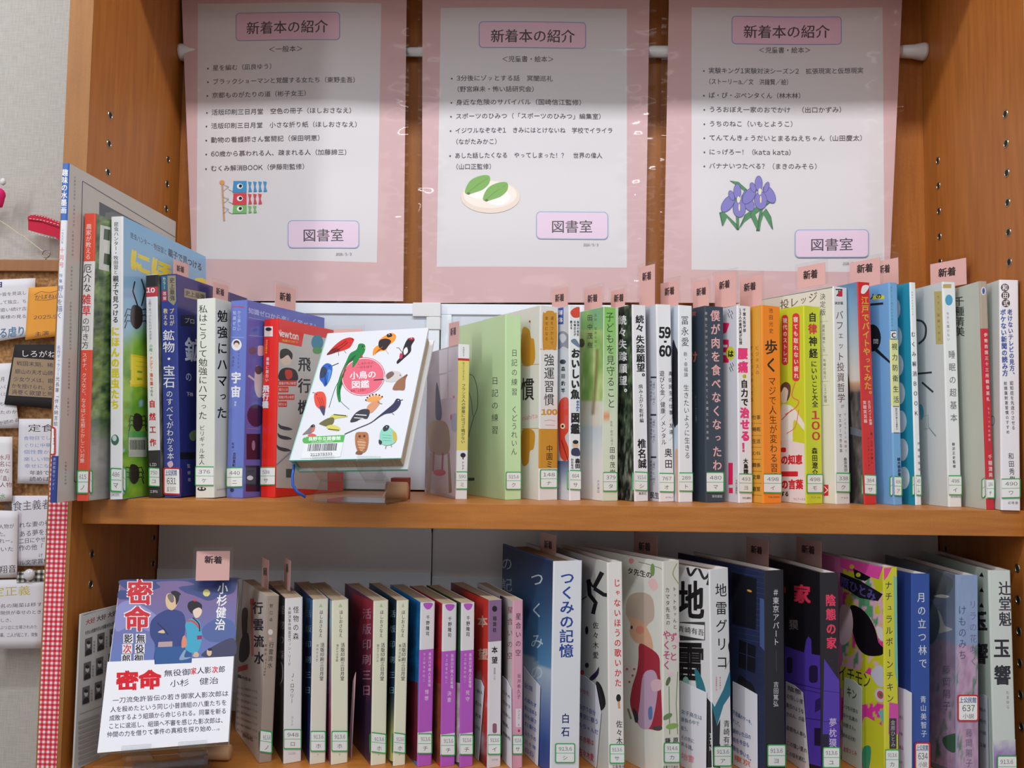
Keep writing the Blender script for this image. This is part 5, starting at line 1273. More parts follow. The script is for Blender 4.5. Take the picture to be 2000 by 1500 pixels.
b = Book(VH, 'teal book with scalloped white spine edge, on relieving swelling', 598, 631, (563, 155), 0.050, 20, 0.137, 'L', spine=(236, 240, 240), cover=(40, 148, 176))
c = b.cv
for i in range(7): c.ell(472+i*9, 310+i*165, 34, 66, (206, 222, 228))
b.sp.vt('体質がかわるむくみ', 574, 205, 578, 350, 10, (70, 130, 150)); b.sp.vt('むくみ解消BOOK', 579, 430, 600, 950, 26, (50, 46, 80), 0.015); b.sp.vt('伊藤剛監修', 612, 1080, 618, 1270, 14, K)
b.sticker(574, 1285, 630, 1405, '49', 'ム', wrap=True); b.done()

b = Book(VI, 'white sleep basics book with line drawing and gold label on its cover', 250, 327, (213, 152), 0.032, 12, 0.14, 'L', spine=(234, 236, 236), cover=(208, 214, 214))
b.sp.rect(216, 165, 264, 188, (190, 172, 110)); b.sp.ell(250, 258, 22, 32, (80, 160, 200)); b.sp.vt('今さら聞けない', 242, 325, 248, 500, 16, K); b.sp.vt('睡眠の超基本', 266, 540, 280, 985, 42, (96, 92, 92), 0.004); b.sp.vt('柳沢正史監修', 276, 1090, 282, 1245, 17, K, 0.02)
c = b.cv
c.poly([(163, 208), (207, 206), (216, 516), (174, 518)], (190, 176, 110)); c.vt('カラー図解で学ぶ', 186, 222, 194, 505, 16, (90, 80, 40)); c.line([(60, 375), (95, 385), (115, 420), (108, 480), (72, 515)], 12, (60, 60, 66), smooth=True); c.line([(65, 690), (150, 682)], 11, (60, 60, 66)); c.line([(92, 740), (158, 798)], 11, (60, 60, 66)); c.blob([(78, 870), (98, 885), (102, 930), (86, 960)], (90, 170, 200)); c.line([(100, 940), (128, 930), (130, 1000), (175, 1055)], 3.5, (140, 146, 150)); c.line([(105, 1015), (135, 1010), (172, 1058)], 3, (140, 146, 150))
b.sticker(250, 1285, 327, 1402, '498', 'イ', wrap=True); b.sp.ht('朝日新聞出版', 262, 1412, 320, 1412, 12, GRAY); b.done()

b = Book(VI, 'grey-green book with a narrow red and taupe spine, pulled slightly forward', 474, 520, (428, 148), 0.006, 5, 0.14, 'L', spine=(200, 44, 56), cover=(194, 200, 188), bands=[(148, 425, (176, 160, 142)), (1310, 1420, (226, 226, 222))])
b.sp.ell(452, 205, 14, 24, (210, 216, 226)); b.sp.ell(453, 205, 8, 18, (70, 90, 150)); b.sp.vt('伊勢西国三十三所観音巡礼', 465, 445, 480, 855, 20, (236, 196, 196), 0.03); b.sp.vt('もう一つのお伊勢', 482, 880, 488, 1090, 14, (236, 196, 196)); b.sp.vt('千種清美', 490, 1160, 495, 1300, 24, (236, 196, 196), 0.02)
b.cv.vt('千種清美', 310, 235, 314, 472, 58, (60, 70, 60), 0.015)
b.sticker(444, 1305, 518, 1420, '186', 'チ', wrap=True); b.done()

b = Book(VI, 'white-spined book with blue handwritten-style title, last at the right end of the upper shelf', 557, 671, (547, 142), -0.002, 0, 0.13, 'L', spine=(238, 236, 240), cover=(206, 210, 206))
c = b.sp
for i, ch in enumerate('和田式'): c.ell(578+i*3, 185+i*46, 24, 23, (90, 74, 66)); c.vt(ch, 578+i*3, 166+i*46, 578+i*3, 204+i*46, 32, WH, 0.02)
c.vt('老けないテレビの見方、', 606, 310, 622, 712, 30, (66, 90, 160), 0.03); c.vt('ボケない新聞の読み方', 566, 310, 580, 705, 34, (66, 90, 160), 0.03); c.vt('認知症を先送りさせる', 616, 730, 628, 1020, 22, (90, 86, 96), 0.01); c.vt('前頭葉刺激習慣のすすめ', 580, 732, 596, 1045, 20, (90, 86, 96), 0.01); c.vt('和田秀樹', 612, 1150, 622, 1330, 34, (90, 90, 96), 0.005); c.ht('幻冬舎', 596, 1446, 656, 1446, 18, GRAY)
b.cv.ell(505, 965, 14, 30, (130, 130, 134)); b.cv.ell(505, 965, 10, 24, (206, 210, 206))
b.sticker(557, 1302, 668, 1418, '490', 'ワ', wrap=True); b.done()

# ------------------------------------------------------------------ books on the lower shelf
VL = (60, 1000, 3.0); V2 = (440, 1080, 3.573); V3 = (660, 1080, 3.57); V6 = (830, 1060, 3.409); V5 = (960, 1030, 3.193)
V7 = (1200, 1030, 3.193); V8 = (1420, 1030, 3.193); V9 = (1660, 1030, 3.191)
IV = (232, 230, 206); MAG = (186, 92, 196); TAN = (150, 132, 118)

b = Book(VL, 'grey newsprint booklet with rows of portrait photos at the left end of the lower shelf', 240, 250, (283, 600), -0.012, -16, 0.13, 'R', zs=ZL, spine=(196, 198, 196), cover=(190, 190, 188), name='booklet', cat='booklet')
c = b.cv
c.line([(308, 604), (540, 500)], 2, GRAY); c.ht('全国書店員が選んだ', 310, 606, 400, 570, 8, GRAY)
for i in range(5):
    c.ht('大好評'[:2], 322+i*64, 648-i*22, 378+i*64, 630-i*20, 34, (110, 90, 100) if i != 0 else (170, 90, 100), 0.03); c.ht('今月も大特集', 318+i*62, 712-i*22, 380+i*62, 690-i*22, 26, (90, 86, 90), 0.03)
for r in range(3):
    for i in range(4):
        x = 318-r*8+i*72; y = 745+r*142-i*28
        c.poly([(x, y), (x+42, y-14), (x+40, y+86), (x-2, y+102)], (96, 96, 98)); c.ell(x+20, y+34, 11, 18, (190, 188, 186)); c.ell(x+20, y+20, 12, 11, (50, 50, 52)); c.blob([(x+3, y+96), (x+8, y+66), (x+32, y+58), (x+38, y+82)], (50, 50, 54))
        c.vt('作家名前', x+54, y+8, x+53, y+80, 12, GRAY)
for i in range(9):
    c.line([(278, 1235+i*30), (400, 1190+i*30)], 14, (160, 158, 156))
c.line([(285, 1185), (430, 1130)], 2, GRAY)
b.done()

# display book with a handwritten card on its stand
PM = (-0.3782, -0.0566, -0.2075); RM = tuple(math.radians(a) for a in (-27.5, -0.3, 14.9)); MM = matrix(PM, RM)
mk = empty('period_novel', PM, RM); tag(mk, 'paperback with a samurai and a woman in kimono on its dusk cover, on a stand', 'book')
g = Geo().box(0.0005, 0, 0.0, 0.105, 0.0005, 0.148); link('front_cover', mesh(g.v, g.f, [lin((120, 120, 170))]*len(g.f)), mk, [M_GLOSS])
g = Geo().box(0.0005, 0.0145, 0.0, 0.105, 0.015, 0.148); link('back_cover', mesh(g.v, g.f, [lin((200, 200, 200))]*len(g.f)), mk, [M_GLOSS])
g = Geo().box(0, 0, 0.0, 0.0005, 0.015, 0.148); link('spine', mesh(g.v, g.f, [lin((226, 220, 214))]*len(g.f)), mk, [M_GLOSS])
Geo().box(0.0006, 0.0006, 0.0004, 0.1046, 0.0144, 0.1476).obj('page_block', M_PAGE, mk)
c = Canvas(MM, (0, 0, 0), (1, 0, 0), (0, 0, 1), VL)
c.gquad([(525, 400), (1215, 385), (1160, 1345), (395, 1410)], 20, 40, lambda s, t: mix((124, 104, 150), (106, 122, 182), t*3-0.3+0.5*(fbm(s*4, t*10)-0.5)))
NAVY = (66, 78, 132)
for p in ([(525, 400), (700, 396), (1212, 388), (1210, 400), (1190, 470), (1100, 500), (1040, 520), (960, 490), (900, 470), (870, 440), (960, 425), (890, 405), (740, 410), (760, 440), (700, 460), (620, 470), (540, 440)], [(520, 460), (590, 470), (600, 505), (516, 510)]): c.blob(p, NAVY)
c.ell(1030, 474, 21, 21, (216, 208, 130)); c.blob([(1000, 690), (1100, 620), (1190, 650), (1190, 740), (1050, 760)], (86, 104, 160)); c.blob([(1000, 845), (1080, 780), (1190, 740), (1188, 850)], (70, 70, 100)); c.blob([(505, 560), (580, 520), (690, 570), (760, 640), (700, 700), (600, 660), (500, 700)], (140, 142, 196))
# samurai
c.blob([(705, 640), (760, 590), (820, 570), (890, 590), (908, 660), (895, 760), (890, 850), (860, 885), (730, 885), (728, 780), (700, 720)], (56, 70, 130)); c.blob([(790, 520), (800, 480), (840, 478), (862, 500), (860, 540), (830, 575), (800, 560)], (222, 190, 150)); c.blob([(800, 490), (830, 478), (840, 520), (822, 530)], (120, 110, 110)); c.blob([(820, 470), (850, 462), (880, 480), (872, 490), (866, 520), (852, 545), (846, 500)], (34, 34, 44)); c.line([(742, 650), (785, 690), (805, 720)], 7, (40, 46, 80)); c.blob([(745, 705), (775, 690), (785, 710)], (222, 190, 150)); c.poly([(748, 762), (830, 758), (830, 792), (745, 796)], (186, 160, 160)); c.blob([(755, 850), (775, 820), (788, 850), (775, 880)], (120, 120, 100)); c.poly([(728, 792), (945, 785), (940, 885), (726, 893)], (50, 92, 150)); c.blob([(870, 865), (895, 815), (910, 810), (900, 850), (940, 850), (915, 862)], (140, 166, 190))
# woman
c.blob([(920, 560), (925, 530), (960, 520), (1000, 540), (1000, 575), (975, 600), (940, 592)], (36, 32, 42)); c.ell(962, 517, 9, 8, (190, 70, 90)); c.blob([(950, 580), (985, 560), (1004, 580), (990, 612), (965, 620)], (232, 206, 190)); c.blob([(905, 660), (935, 625), (985, 635), (1000, 690), (1004, 740), (985, 810), (960, 830), (905, 800), (915, 720)], (70, 168, 200)); c.line([(915, 640), (950, 640), (990, 680)], 12, (200, 80, 90), smooth=True); c.line([(950, 620), (985, 655), (990, 700)], 8, (50, 44, 54), smooth=True); c.poly([(975, 725), (1004, 722), (1002, 745), (975, 748)], (150, 50, 90)); c.blob([(888, 740), (905, 725), (915, 780), (885, 795)], (226, 140, 110)); c.blob([(950, 845), (965, 820), (985, 830), (980, 850)], (210, 180, 150)); c.ell(1046, 822, 15, 22, (220, 190, 160)); c.ell(1050, 806, 14, 8, (40, 36, 46))
for ch, x, y, s in (('密', 640, 470, 150), ('命', 625, 625, 150)):
    c.vt(ch, x, y-75, x, y+75, s, (244, 230, 226), 0.075); c.vt(ch, x, y-75, x, y+75, s, (206, 44, 58), 0.035)
c.vt('小杉健治', 1128, 412, 1108, 695, 62, WH, 0.02)
for j, (s, x) in enumerate((('無役御', 645), ('影次郎', 572))):
    for i, ch in enumerate(s):
        cx = x-i*6; cyy = 742+i*60; c.rect(cx-29, cyy-28, cx+29, cyy+28, (226, 224, 228)); c.ht(ch, cx-26, cyy, cx+26, cyy, 54, (206, 50, 60) if (j == 1 and i == 1) else K, 0.02)
c.obj('cover_artwork', M_GLOSS, mk)
hc = empty('handwritten_card', PM, RM); tag(hc, 'white handwritten review card covering the lower half of the samurai paperback', 'card')
c = Canvas(MM, (0, -0.0012, 0), (1, 0, 0), (0, 0, 1), VL, lay0=0)
c.poly([(450, 878), (724, 866), (726, 893), (943, 884), (945, 858), (1190, 845), (1158, 1346), (390, 1412)][::-1], (238, 237, 243))
pp = c.obj('card', M_PAPER, hc); md = pp.modifiers.new('thickness', 'SOLIDIFY'); md.thickness = 0.0003; md.offset = -1
c = Canvas(MM, (0, -0.0012, 0), (1, 0, 0), (0, 0, 1), VL, lay0=3)
c.ht('密命', 500, 990, 765, 980, 118, (214, 40, 50), 0.05); c.ht('無役御', 780, 946, 938, 936, 42, INK, 0.01); c.ht('家', 938, 934, 972, 930, 42, RED, 0.02); c.ht('人影', 974, 930, 1060, 925, 42, INK, 0.01); c.ht('次', 1062, 925, 1098, 922, 42, RED, 0.02); c.ht('郎', 1100, 922, 1140, 920, 42, INK, 0.01); c.ht('小杉　健治', 815, 1006, 1102, 985, 44, INK)
for t, x0, y0, x1, y1 in (('一刀流免許皆伝の若き御家人影次郎は', 478, 1105, 1160, 1062), ('人を殺めたという同じ小普請組の八重たちを', 466, 1158, 1150, 1115), ('成敗するよう組頭から命じられる。同輩を斬る', 460, 1208, 1148, 1165), ('ことに逡巡し、組頭へ不審を感じた影次郎は、', 455, 1255, 1146, 1218), ('仲間の力を借りて事件の真相を探り始め…。', 446, 1305, 1128, 1262)): c.ht(t, x0, y0, x1, y1, 36, INK, 0.004)
c.obj('writing', M_PAPER, hc)
st2 = stand('book_stand', 'clear acrylic stand under the samurai paperback', PM, ZL, RM[2], 0.020, 0.068, -RM[0], 0.015)
o = Geo().lathe([(0, 0.007), (0.022, 0.007), (0.023, 0.0055)], (0, 0, 0), 'x', 18).obj('wooden_rod', M_PROP, None, 0, True)
a = on_y(403, 1460, 0.02); o.location = (a.x, 0.02, ZL+0.0074); tag(o, 'short wooden rod lying behind the stand of the samurai paperback', 'rod')

GB = 'pocket paperbacks on the lower shelf'
def bunko(view, label, bl, br, tl, rot, spine, cover, Y=0.014, **k):
    return Book(view, label, bl, br, tl, Y, rot, 0.105, 'L', zs=ZL, spine=spine, cover=cover, group=GB, **k)
b = bunko(V2, 'taupe-spined paperback with busy beige cover and brush title, first of the pocket books', 235, 325, (290, 305), 31, (166, 148, 136), (206, 194, 184))
c = b.sp; c.vt('野口卓', 322, 345, 318, 490, 24, (70, 60, 56), 0.01); c.ell(315, 552, 17, 20, (226, 216, 206)); c.ell(315, 600, 12, 12, (206, 160, 150)); c.vt('行雲流水', 324, 618, 310, 808, 34, (60, 50, 46), 0.01); c.vt('軍鶏侍', 284, 630, 278, 720, 16, (60, 50, 46)); c.vt('めおと相談屋', 286, 735, 272, 860, 12, (60, 50, 46))
c = b.cv; c.rrect(172, 318, 202, 360, 6, (214, 60, 74)); c.line([(186, 360), (190, 720)], 18, (220, 120, 120)); c.vt('行雲流水', 225, 325, 238, 790, 74, (50, 46, 60), 0.03)
c.blob([(115, 420), (135, 380), (158, 400), (155, 480), (150, 560), (120, 580)], (70, 50, 50)); c.blob([(110, 600), (160, 560), (170, 700), (130, 760), (95, 740)], (60, 56, 60)); c.rect(70, 775, 158, 812, (200, 60, 66)); c.ht('短編の名手', 70, 850, 180, 890, 26, (70, 60, 60), 0.03)
for i in range(8): c.ht('人情と剣の物語をつづる', 66, 930+i*42, 225, 970+i*46, 20, (170, 120, 110) if i % 2 else (120, 110, 106))
c.ht('祥伝社', 120, 1268, 195, 1300, 34, K, 0.02); b.sticker(236, 1242, 328, 1398, '913.6', 'ノ', wrap=True); b.done()

b = bunko(V2, 'white paperback mystery with a black photo cover', 405, 530, (418, 320), 27, (232, 228, 228), (42, 38, 42))
c = b.sp; c.vt('怪物の森', 494, 365, 492, 612, 42, K, 0.004); c.vt('未解決事件捜査官ヴァン・リード', 449, 375, 448, 790, 22, K); c.vt('Ｊ・ロウリー'.replace('Ｊ', 'J'), 470, 835, 464, 1050, 30, K); c.vt('ロ20', 468, 1135, 466, 1210, 16, GRAY); c.ht('1100', 440, 1398, 492, 1398, 20, GRAY)
b.cv.vt('怪物の森', 390, 345, 385, 760, 56, (110, 110, 116), 0.01); b.cv.line([(388, 760), (400, 800), (398, 880), (380, 920)], 7, (130, 130, 136), smooth=True)
b.sticker(404, 1228, 532, 1368, '948', 'ロ'); b.done()

for view, lab, bl, br, tl, rot, sub, cov, art in ((V2, 'ivory printing-shop paperback with midnight blue cover', 590, 700, (612, 328), 25, '月のうさぎ', (40, 60, 116), 0),
        (V2, 'ivory printing-shop paperback with pinkish blue-grey cover, second of its series', 738, 855, (745, 335), 26, '海からの手紙', (96, 108, 146), 1),
        (V3, 'ivory printing-shop paperback with wide dusky red and purple cover, third of its series', 230, 335, (250, 338), 27, '庭のアルバム', (110, 60, 88), 2),
        (V3, 'ivory printing-shop paperback with dark teal cover fading to yellow, fourth of its series', 385, 470, (412, 335), 25, '雲の日記帳', (34, 64, 84), 3)):
    sp = (226, 222, 208) if art == 0 else IV
    b = bunko(view, lab, bl, br, tl, rot, sp, cov)
    w = br-bl; x0 = (bl+tl[0])/2; dx = (bl-tl[0]); h = 1110
    X = lambda f, y: tl[0]+dx*(y-tl[1])/h+w*f
    b.sp.poly([(X(.38, 360), 378), (X(.5, 360), 350), (X(.62, 360), 378)], (170, 206, 140)); b.sp.vt('ほしおさなえ', X(.55, 400), 398, X(.52, 590), 590, 26, K, 0.01)
    b.sp.vt('活版印刷三日月堂', X(.66, 630), 625, X(.64, 890), 892, 30, K, 0.01); b.sp.vt(sub, X(.34, 630), 635, X(.32, 760), 760, 18, K)
    cx = tl[0]
    fns = [lambda s, t: mix((70, 120, 170), (28, 40, 90), t*3+fbm(s*3, t*9)*0.6-0.3), lambda s, t: mix((150, 176, 196), (150, 70, 100), (t-0.15)*2+fbm(s*4, t*8)-0.5),
           lambda s, t: mix((170, 56, 70), (56, 38, 64), t*1.7+fbm(s*5, t*9)-0.6), lambda s, t: mix((30, 50, 66), (206, 206, 120), (t-0.62)*3+0.3*fbm(s*4, t*8))]
    b.cv.gquad([(cx-150, tl[1]-60), (cx, tl[1]), (bl, 1455), (bl-150, 1400)], 14, 50, fns[art])
    b.cv.vt('活版印刷三日月堂'[:6], cx-(48 if art == 2 else 30), 370, cx-(52 if art == 2 else 38), 1010, 66 if art == 2 else 44, (190, 140, 160) if art in (1, 2) else (130, 170, 190), 0.006)
    b.sticker(bl-6 if art > 1 else bl, 1240 if art < 2 else 1258, br+2, 1385 if art < 2 else 1398, '913.6', 'ホ', wrap=art > 1); b.sp.poly([(X(.5, 1400)-6, 1402), (X(.5, 1400)+8, 1402), (X(.5, 1400), 1416)], (170, 206, 140)); b.done()

for view, lab, bl, br, tl, sub, top, bot in ((V3, 'purple-banded white paperback with bright blue cover, first of three alike', 553, 655, (578, 348), '惜想', (30, 120, 190), (130, 36, 50)),
        (V6, 'purple-banded white paperback with red cover, middle of three alike', 103, 200, (118, 410), '決意', (196, 36, 40), (170, 90, 50)),
        (V6, 'purple-banded white paperback with dark green cover, last of three alike', 230, 320, (243, 405), '死守', (36, 80, 50), (230, 226, 226))):
    y0, h = tl[1], (1455-348 if view is V3 else 1470-410); Yp = lambda f: y0+f*h
    b = bunko(view, lab, bl, br, tl, 25, (228, 224, 226), top, bands=[(Yp(.298), Yp(.82), MAG), (Yp(.948), Yp(1.05), MAG)])
    w = br-bl; dx = bl-tl[0]; X = lambda f, g: tl[0]+dx*g+w*f
    b.sp.blob([(X(.2, 0), Yp(0.002)), (X(.8, 0), Yp(0.002)), (X(.72, .03), Yp(.03)), (X(.5, .03), Yp(.042)), (X(.28, .03), Yp(.03))], MAG)
    b.sp.vt('千野隆司', X(.52, .1), Yp(.075), X(.5, .2), Yp(.21), 26, K, 0.015); b.sp.vt('長谷川平蔵人足寄場', X(.72, .4), Yp(.31), X(.7, .5), Yp(.53), 20, (230, 200, 232), 0.02); b.sp.vt('平之助事件帖二', X(.35, .4), Yp(.31), X(.32, .5), Yp(.5), 18, (230, 200, 232)); b.sp.vt(sub, X(.55, .55), Yp(.54), X(.53, .6), Yp(.62), 28, (236, 214, 238), 0.01)
    b.cv.gquad([(tl[0]-170, y0-60), (tl[0], y0), (bl+3, Yp(.5)), (tl[0]-165, Yp(.47))], 6, 24, lambda s, t: mix(top, (30, 30, 40), fbm(s*5, t*14)*0.9-0.25)); b.cv.gquad([(tl[0]-165, Yp(.47)), (bl+3, Yp(.5)), (bl, Yp(1)), (tl[0]-165, Yp(.96))], 6, 24, lambda s, t: mix(bot, (60, 30, 40), fbm(s*5, t*14)*0.9-0.2))
    b.sticker(bl-4, Yp(.82), br+2, Yp(.95), '913.6', 'チ'); b.done()

b = bunko(V6, 'paperback with mauve-topped white spine and red cover with large white letters', 415, 505, (425, 385), 25, (228, 222, 226), (120, 40, 44), bands=[(385, 662, (140, 104, 142)), (1400, 1500, (222, 216, 220))])
b.sp.ell(464, 440, 17, 20, (30, 26, 34)); b.sp.vt('稲葉稔', 465, 485, 463, 600, 26, (40, 30, 44), 0.02); b.sp.vt('本望', 464, 680, 464, 815, 40, K, 0.03); b.sp.vt('隠密船頭（十五）', 464, 832, 463, 920, 14, GRAY); b.sp.rrect(450, 1202, 478, 1268, 12, (150, 90, 110)); b.sp.ht('1100', 444, 1444, 486, 1444, 14, GRAY)
b.cv.gquad([(220, 300), (425, 385), (418, 1460), (230, 1380)], 10, 40, lambda s, t: mix(mix((214, 60, 50), (60, 40, 44), (0.5-s)*2+t*1.5-0.2), (190, 180, 200), (fbm(s*5, t*14)-0.55)*4 if t > 0.45 else 0)); b.cv.vt('本望', 382, 415, 388, 850, 66, (232, 190, 170), 0.03)
b.sticker(412, 1275, 506, 1410, '913.6', 'イ'); b.done()

b = bunko(V6, 'pink-spined paperback, last of the pocket books, leaning on the blue novel', 580, 650, (585, 388), 22, (222, 164, 184), (206, 196, 196))
b.sp.vt('星合いの空', 622, 460, 620, 762, 38, (80, 40, 70), 0.01); b.sp.vt('坂井希久子', 628, 870, 624, 1042, 26, (70, 44, 60)); b.sp.rect(604, 1105, 642, 1228, (230, 218, 224)); b.sp.vt('さ20 4', 626, 1110, 624, 1224, 16, K); b.sp.ell(626, 1252, 7, 10, (206, 40, 60))
b.cv.gquad([(500, 350), (585, 388), (580, 1460), (500, 1430)], 8, 30, lambda s, t: mix((40, 36, 40), (206, 200, 200), s*2.0+0.2*vnoise(s*3, t*9)-0.4)); b.cv.vt('星合いの空', 568, 410, 564, 790, 40, (150, 80, 100), 0.01)
b.sticker(578, 1278, 652, 1408, '913.6', 'サ'); b.done()

def hard(view, label, bl, br, tl, rot, spine, cover, Y=-0.003, L=0.132, **k):
    return Book(view, label, bl, br, tl, Y, rot, L, 'L', zs=ZL, spine=spine, cover=cover, hard=True, **k)
b = hard(V5, 'novel with white spine and deep blue sky cover, tallest beside the pink paperback', 365, 548, (387, 216), 22, (226, 228, 234), (44, 72, 124), L=0.135)
b.sp.vt('つくみの記憶', 474, 270, 466, 815, 92, (40, 70, 150), 0.02); b.sp.vt('白石一文', 462, 1150, 460, 1480, 54, (40, 50, 110), 0.02)
b.cv.gquad([(30, 100), (387, 216), (365, 1510), (20, 1400)], 20, 70, lambda s, t: mix(mix((34, 50, 84), (90, 146, 190), t*1.9-0.15+0.15*s), mix((170, 190, 206), (50, 80, 150), (t-0.55)*3), 1 if t > 0.5+0.06*(vnoise(s*6, 1)-0.5) else 0))
b.cv.vt('つくみの', 284, 225, 282, 1000, 84, (206, 220, 230), 0.006); b.cv.vt('の記憶', 95, 160, 92, 560, 74, (170, 190, 206), 0.006)
b.sticker(395, 1345, 520, 1468, '913.6', 'シ'); b.done()

b = hard(V5, 'pale novel with red handwritten title and burnt match figures', 735, 830, (722, 222), 22, (232, 228, 224), (202, 202, 194))
b.sp.vt('じゃないほうの歌いかた', 782, 315, 790, 1000, 44, (214, 60, 66), 0.02); b.sp.ell(792, 1064, 15, 24, (30, 30, 34)); b.sp.line([(793, 1085), (797, 1130)], 14, (206, 160, 120)); b.sp.vt('佐々木愛', 796, 1200, 798, 1410, 40, K, 0.01); b.sp.ht('文藝春秋', 752, 1492, 832, 1492, 22, K)
c = b.cv
c.line([(690, 280), (640, 375), (600, 330)], 30, (34, 32, 36)); c.line([(605, 325), (612, 420), (650, 470), (632, 540)], 26, (34, 32, 36)); c.line([(640, 380), (700, 420), (745, 432)], 24, (34, 32, 36)); c.line([(555, 455), (595, 430)], 5, K); c.vt('佐々木愛', 650, 580, 650, 828, 38, K, 0.01); c.ell(594, 642, 10, 26, K); c.ell(566, 905, 13, 16, (226, 80, 70)); c.blob([(650, 900), (670, 870), (665, 920), (630, 955), (610, 940)], (50, 40, 70)); c.blob([(655, 960), (690, 1000), (712, 1100), (680, 1140), (650, 1040)], (34, 32, 36)); c.ell(595, 860, 12, 16, (60, 50, 50))
b.sticker(733, 1350, 832, 1472, '913.6', 'サ'); b.done()

b = hard(V7, 'novel with a painted child in a crimson coat and meadow flowers', 305, 410, (302, 216), 34, (222, 220, 208), (216, 216, 206), mat=M_CARD)
c = b.cv
c.gquad([(50, 180), (302, 216), (306, 1530), (66, 1440)], 12, 50, lambda s, t: mix((206, 208, 204), (228, 226, 212), fbm(s*4, t*8)))
c.ht('タ先生の', 80, 268, 235, 300, 44, K, 0.02); c.line([(150, 215), (260, 245), (400, 300)], 4, (110, 130, 80), smooth=True); c.ell(238, 265, 14, 40, (120, 150, 90)); c.ell(105, 210, 16, 18, (226, 150, 160)); c.blob([(210, 340), (250, 320), (275, 370), (240, 395)], (232, 190, 190))
c.blob([(75, 470), (110, 415), (190, 408), (240, 450), (248, 560), (215, 600), (190, 620), (150, 590), (90, 560), (72, 540)], (190, 172, 156)); c.blob([(80, 555), (120, 565), (170, 590), (200, 620), (235, 700), (235, 770), (170, 730), (130, 715), (95, 660), (100, 600)], (214, 170, 140)); c.ell(108, 624, 7, 12, (60, 50, 50)); c.ell(160, 640, 26, 26, (220, 140, 120))
c.blob([(155, 730), (200, 740), (275, 800), (285, 900), (295, 1100), (296, 1255), (230, 1260), (150, 1230), (100, 1110), (110, 1000), (140, 900), (150, 820)], (160, 44, 62)); c.blob([(180, 920), (240, 890), (270, 950), (260, 1100), (220, 1250), (150, 1230), (160, 1080)], (190, 160, 186)); c.blob([(230, 960), (285, 950), (290, 1010), (240, 1020)], (214, 180, 190)); c.blob([(212, 1130), (235, 1120), (236, 1190), (215, 1195)], (90, 120, 170))
for x, y in ((75, 880), (110, 920), (90, 960), (120, 880)): c.ell(x, y, 22, 20, (232, 206, 206)); c.ell(x+4, y+4, 8, 8, (120, 140, 90))
c.line([(85, 1130), (105, 1195)], 12, (120, 140, 90)); c.blob([(115, 1130), (140, 1150), (150, 1200), (130, 1215)], (50, 44, 60)); c.blob([(240, 1245), (295, 1240), (295, 1262), (250, 1262)], (70, 70, 70))
for p in (((300, 920), (330, 900), (322, 990), (300, 1010)),): c.poly(p, (90, 110, 70))
c = b.sp
c.vt('トットちゃんと', 374, 365, 378, 640, 26, K, 0.01); c.vt('カマタ先生の', 330, 370, 335, 615, 28, K, 0.01); c.vt('ずっと', 366, 655, 368, 835, 52, (200, 80, 130), 0.02); c.vt('やくそく', 326, 640, 326, 890, 52, (200, 80, 130), 0.02); c.line([(390, 225), (365, 290), (400, 350)], 6, (160, 166, 110), smooth=True); c.line([(340, 990), (345, 1290)], 5, (100, 140, 80)); c.line([(395, 900), (385, 1100), (395, 1290)], 5, (120, 150, 90)); c.ell(330, 1180, 34, 16, (110, 140, 90), -30); c.ell(360, 1240, 40, 18, (140, 176, 90), -10); c.ell(335, 960, 12, 30, (90, 110, 70), 20); c.ell(350, 915, 18, 14, (236, 206, 214)); c.ell(392, 700, 16, 18, (236, 200, 210)); c.ht('鎌 原', 315, 1330, 400, 1325, 36, (60, 50, 56), 0.02); c.ht('実業之日本社', 300, 1495, 400, 1493, 22, K)
b.sticker(305, 1340, 408, 1468, '914.6', 'カ'); b.done()

b = hard(V7, 'white novel with giant black letters and teal hair illustration', 615, 735, (592, 268), 34, (230, 230, 232), (218, 218, 220))
c = b.cv
c.ht('地', 392, 450, 560, 455, 250, K, 0.03); c.line([(455, 250), (475, 300), (520, 250), (560, 320), (600, 280), (580, 360)], 16, (40, 38, 40), smooth=True); c.rect(408, 590, 565, 705, (60, 60, 60)); c.poly([(408, 596), (561, 610), (560, 700), (408, 672)], (230, 230, 230)); c.ht('青崎有吾', 396, 630, 560, 658, 42, K, 0.01); c.ht('雷', 380, 830, 560, 840, 260, K, 0.04)
c.blob([(500, 890), (525, 900), (560, 980), (580, 1080), (600, 1200), (600, 1400), (510, 1300), (515, 1050)], (40, 120, 136)); c.poly([(560, 1040), (600, 1090), (612, 1120), (615, 1500), (560, 1500)], (36, 34, 40)); c.ell(445, 975, 22, 46, (150, 196, 180)); c.vt('IIN', 600, 1280, 604, 1400, 30, WH)
c = b.sp
c.vt('地雷グリコ', 664, 335, 672, 895, 74, K, 0.01); c.line([(738, 690), (715, 730), (722, 780), (738, 790)], 10, K, smooth=True); c.line([(735, 820), (690, 885)], 4, (120, 120, 120)); c.vt('著名推薦文', 660, 930, 660, 1010, 10, RED); c.vt('本格頭脳戦小説', 636, 930, 636, 1020, 10, RED)
c.poly([(738, 885), (738, 1040), (680, 1110), (640, 1240), (600, 1180), (600, 1090), (625, 1120), (680, 1010)], (44, 122, 144)); c.poly([(598, 1120), (640, 1240), (660, 1195), (660, 1500), (598, 1500)], (36, 40, 50)); c.poly([(660, 1195), (725, 1195), (730, 1352), (656, 1352)], (226, 226, 226)); c.vt('青崎有吾', 700, 1200, 698, 1400, 40, K, 0.01)
b.sticker(615, 1362, 730, 1490, '913.6', 'ア'); b.done()

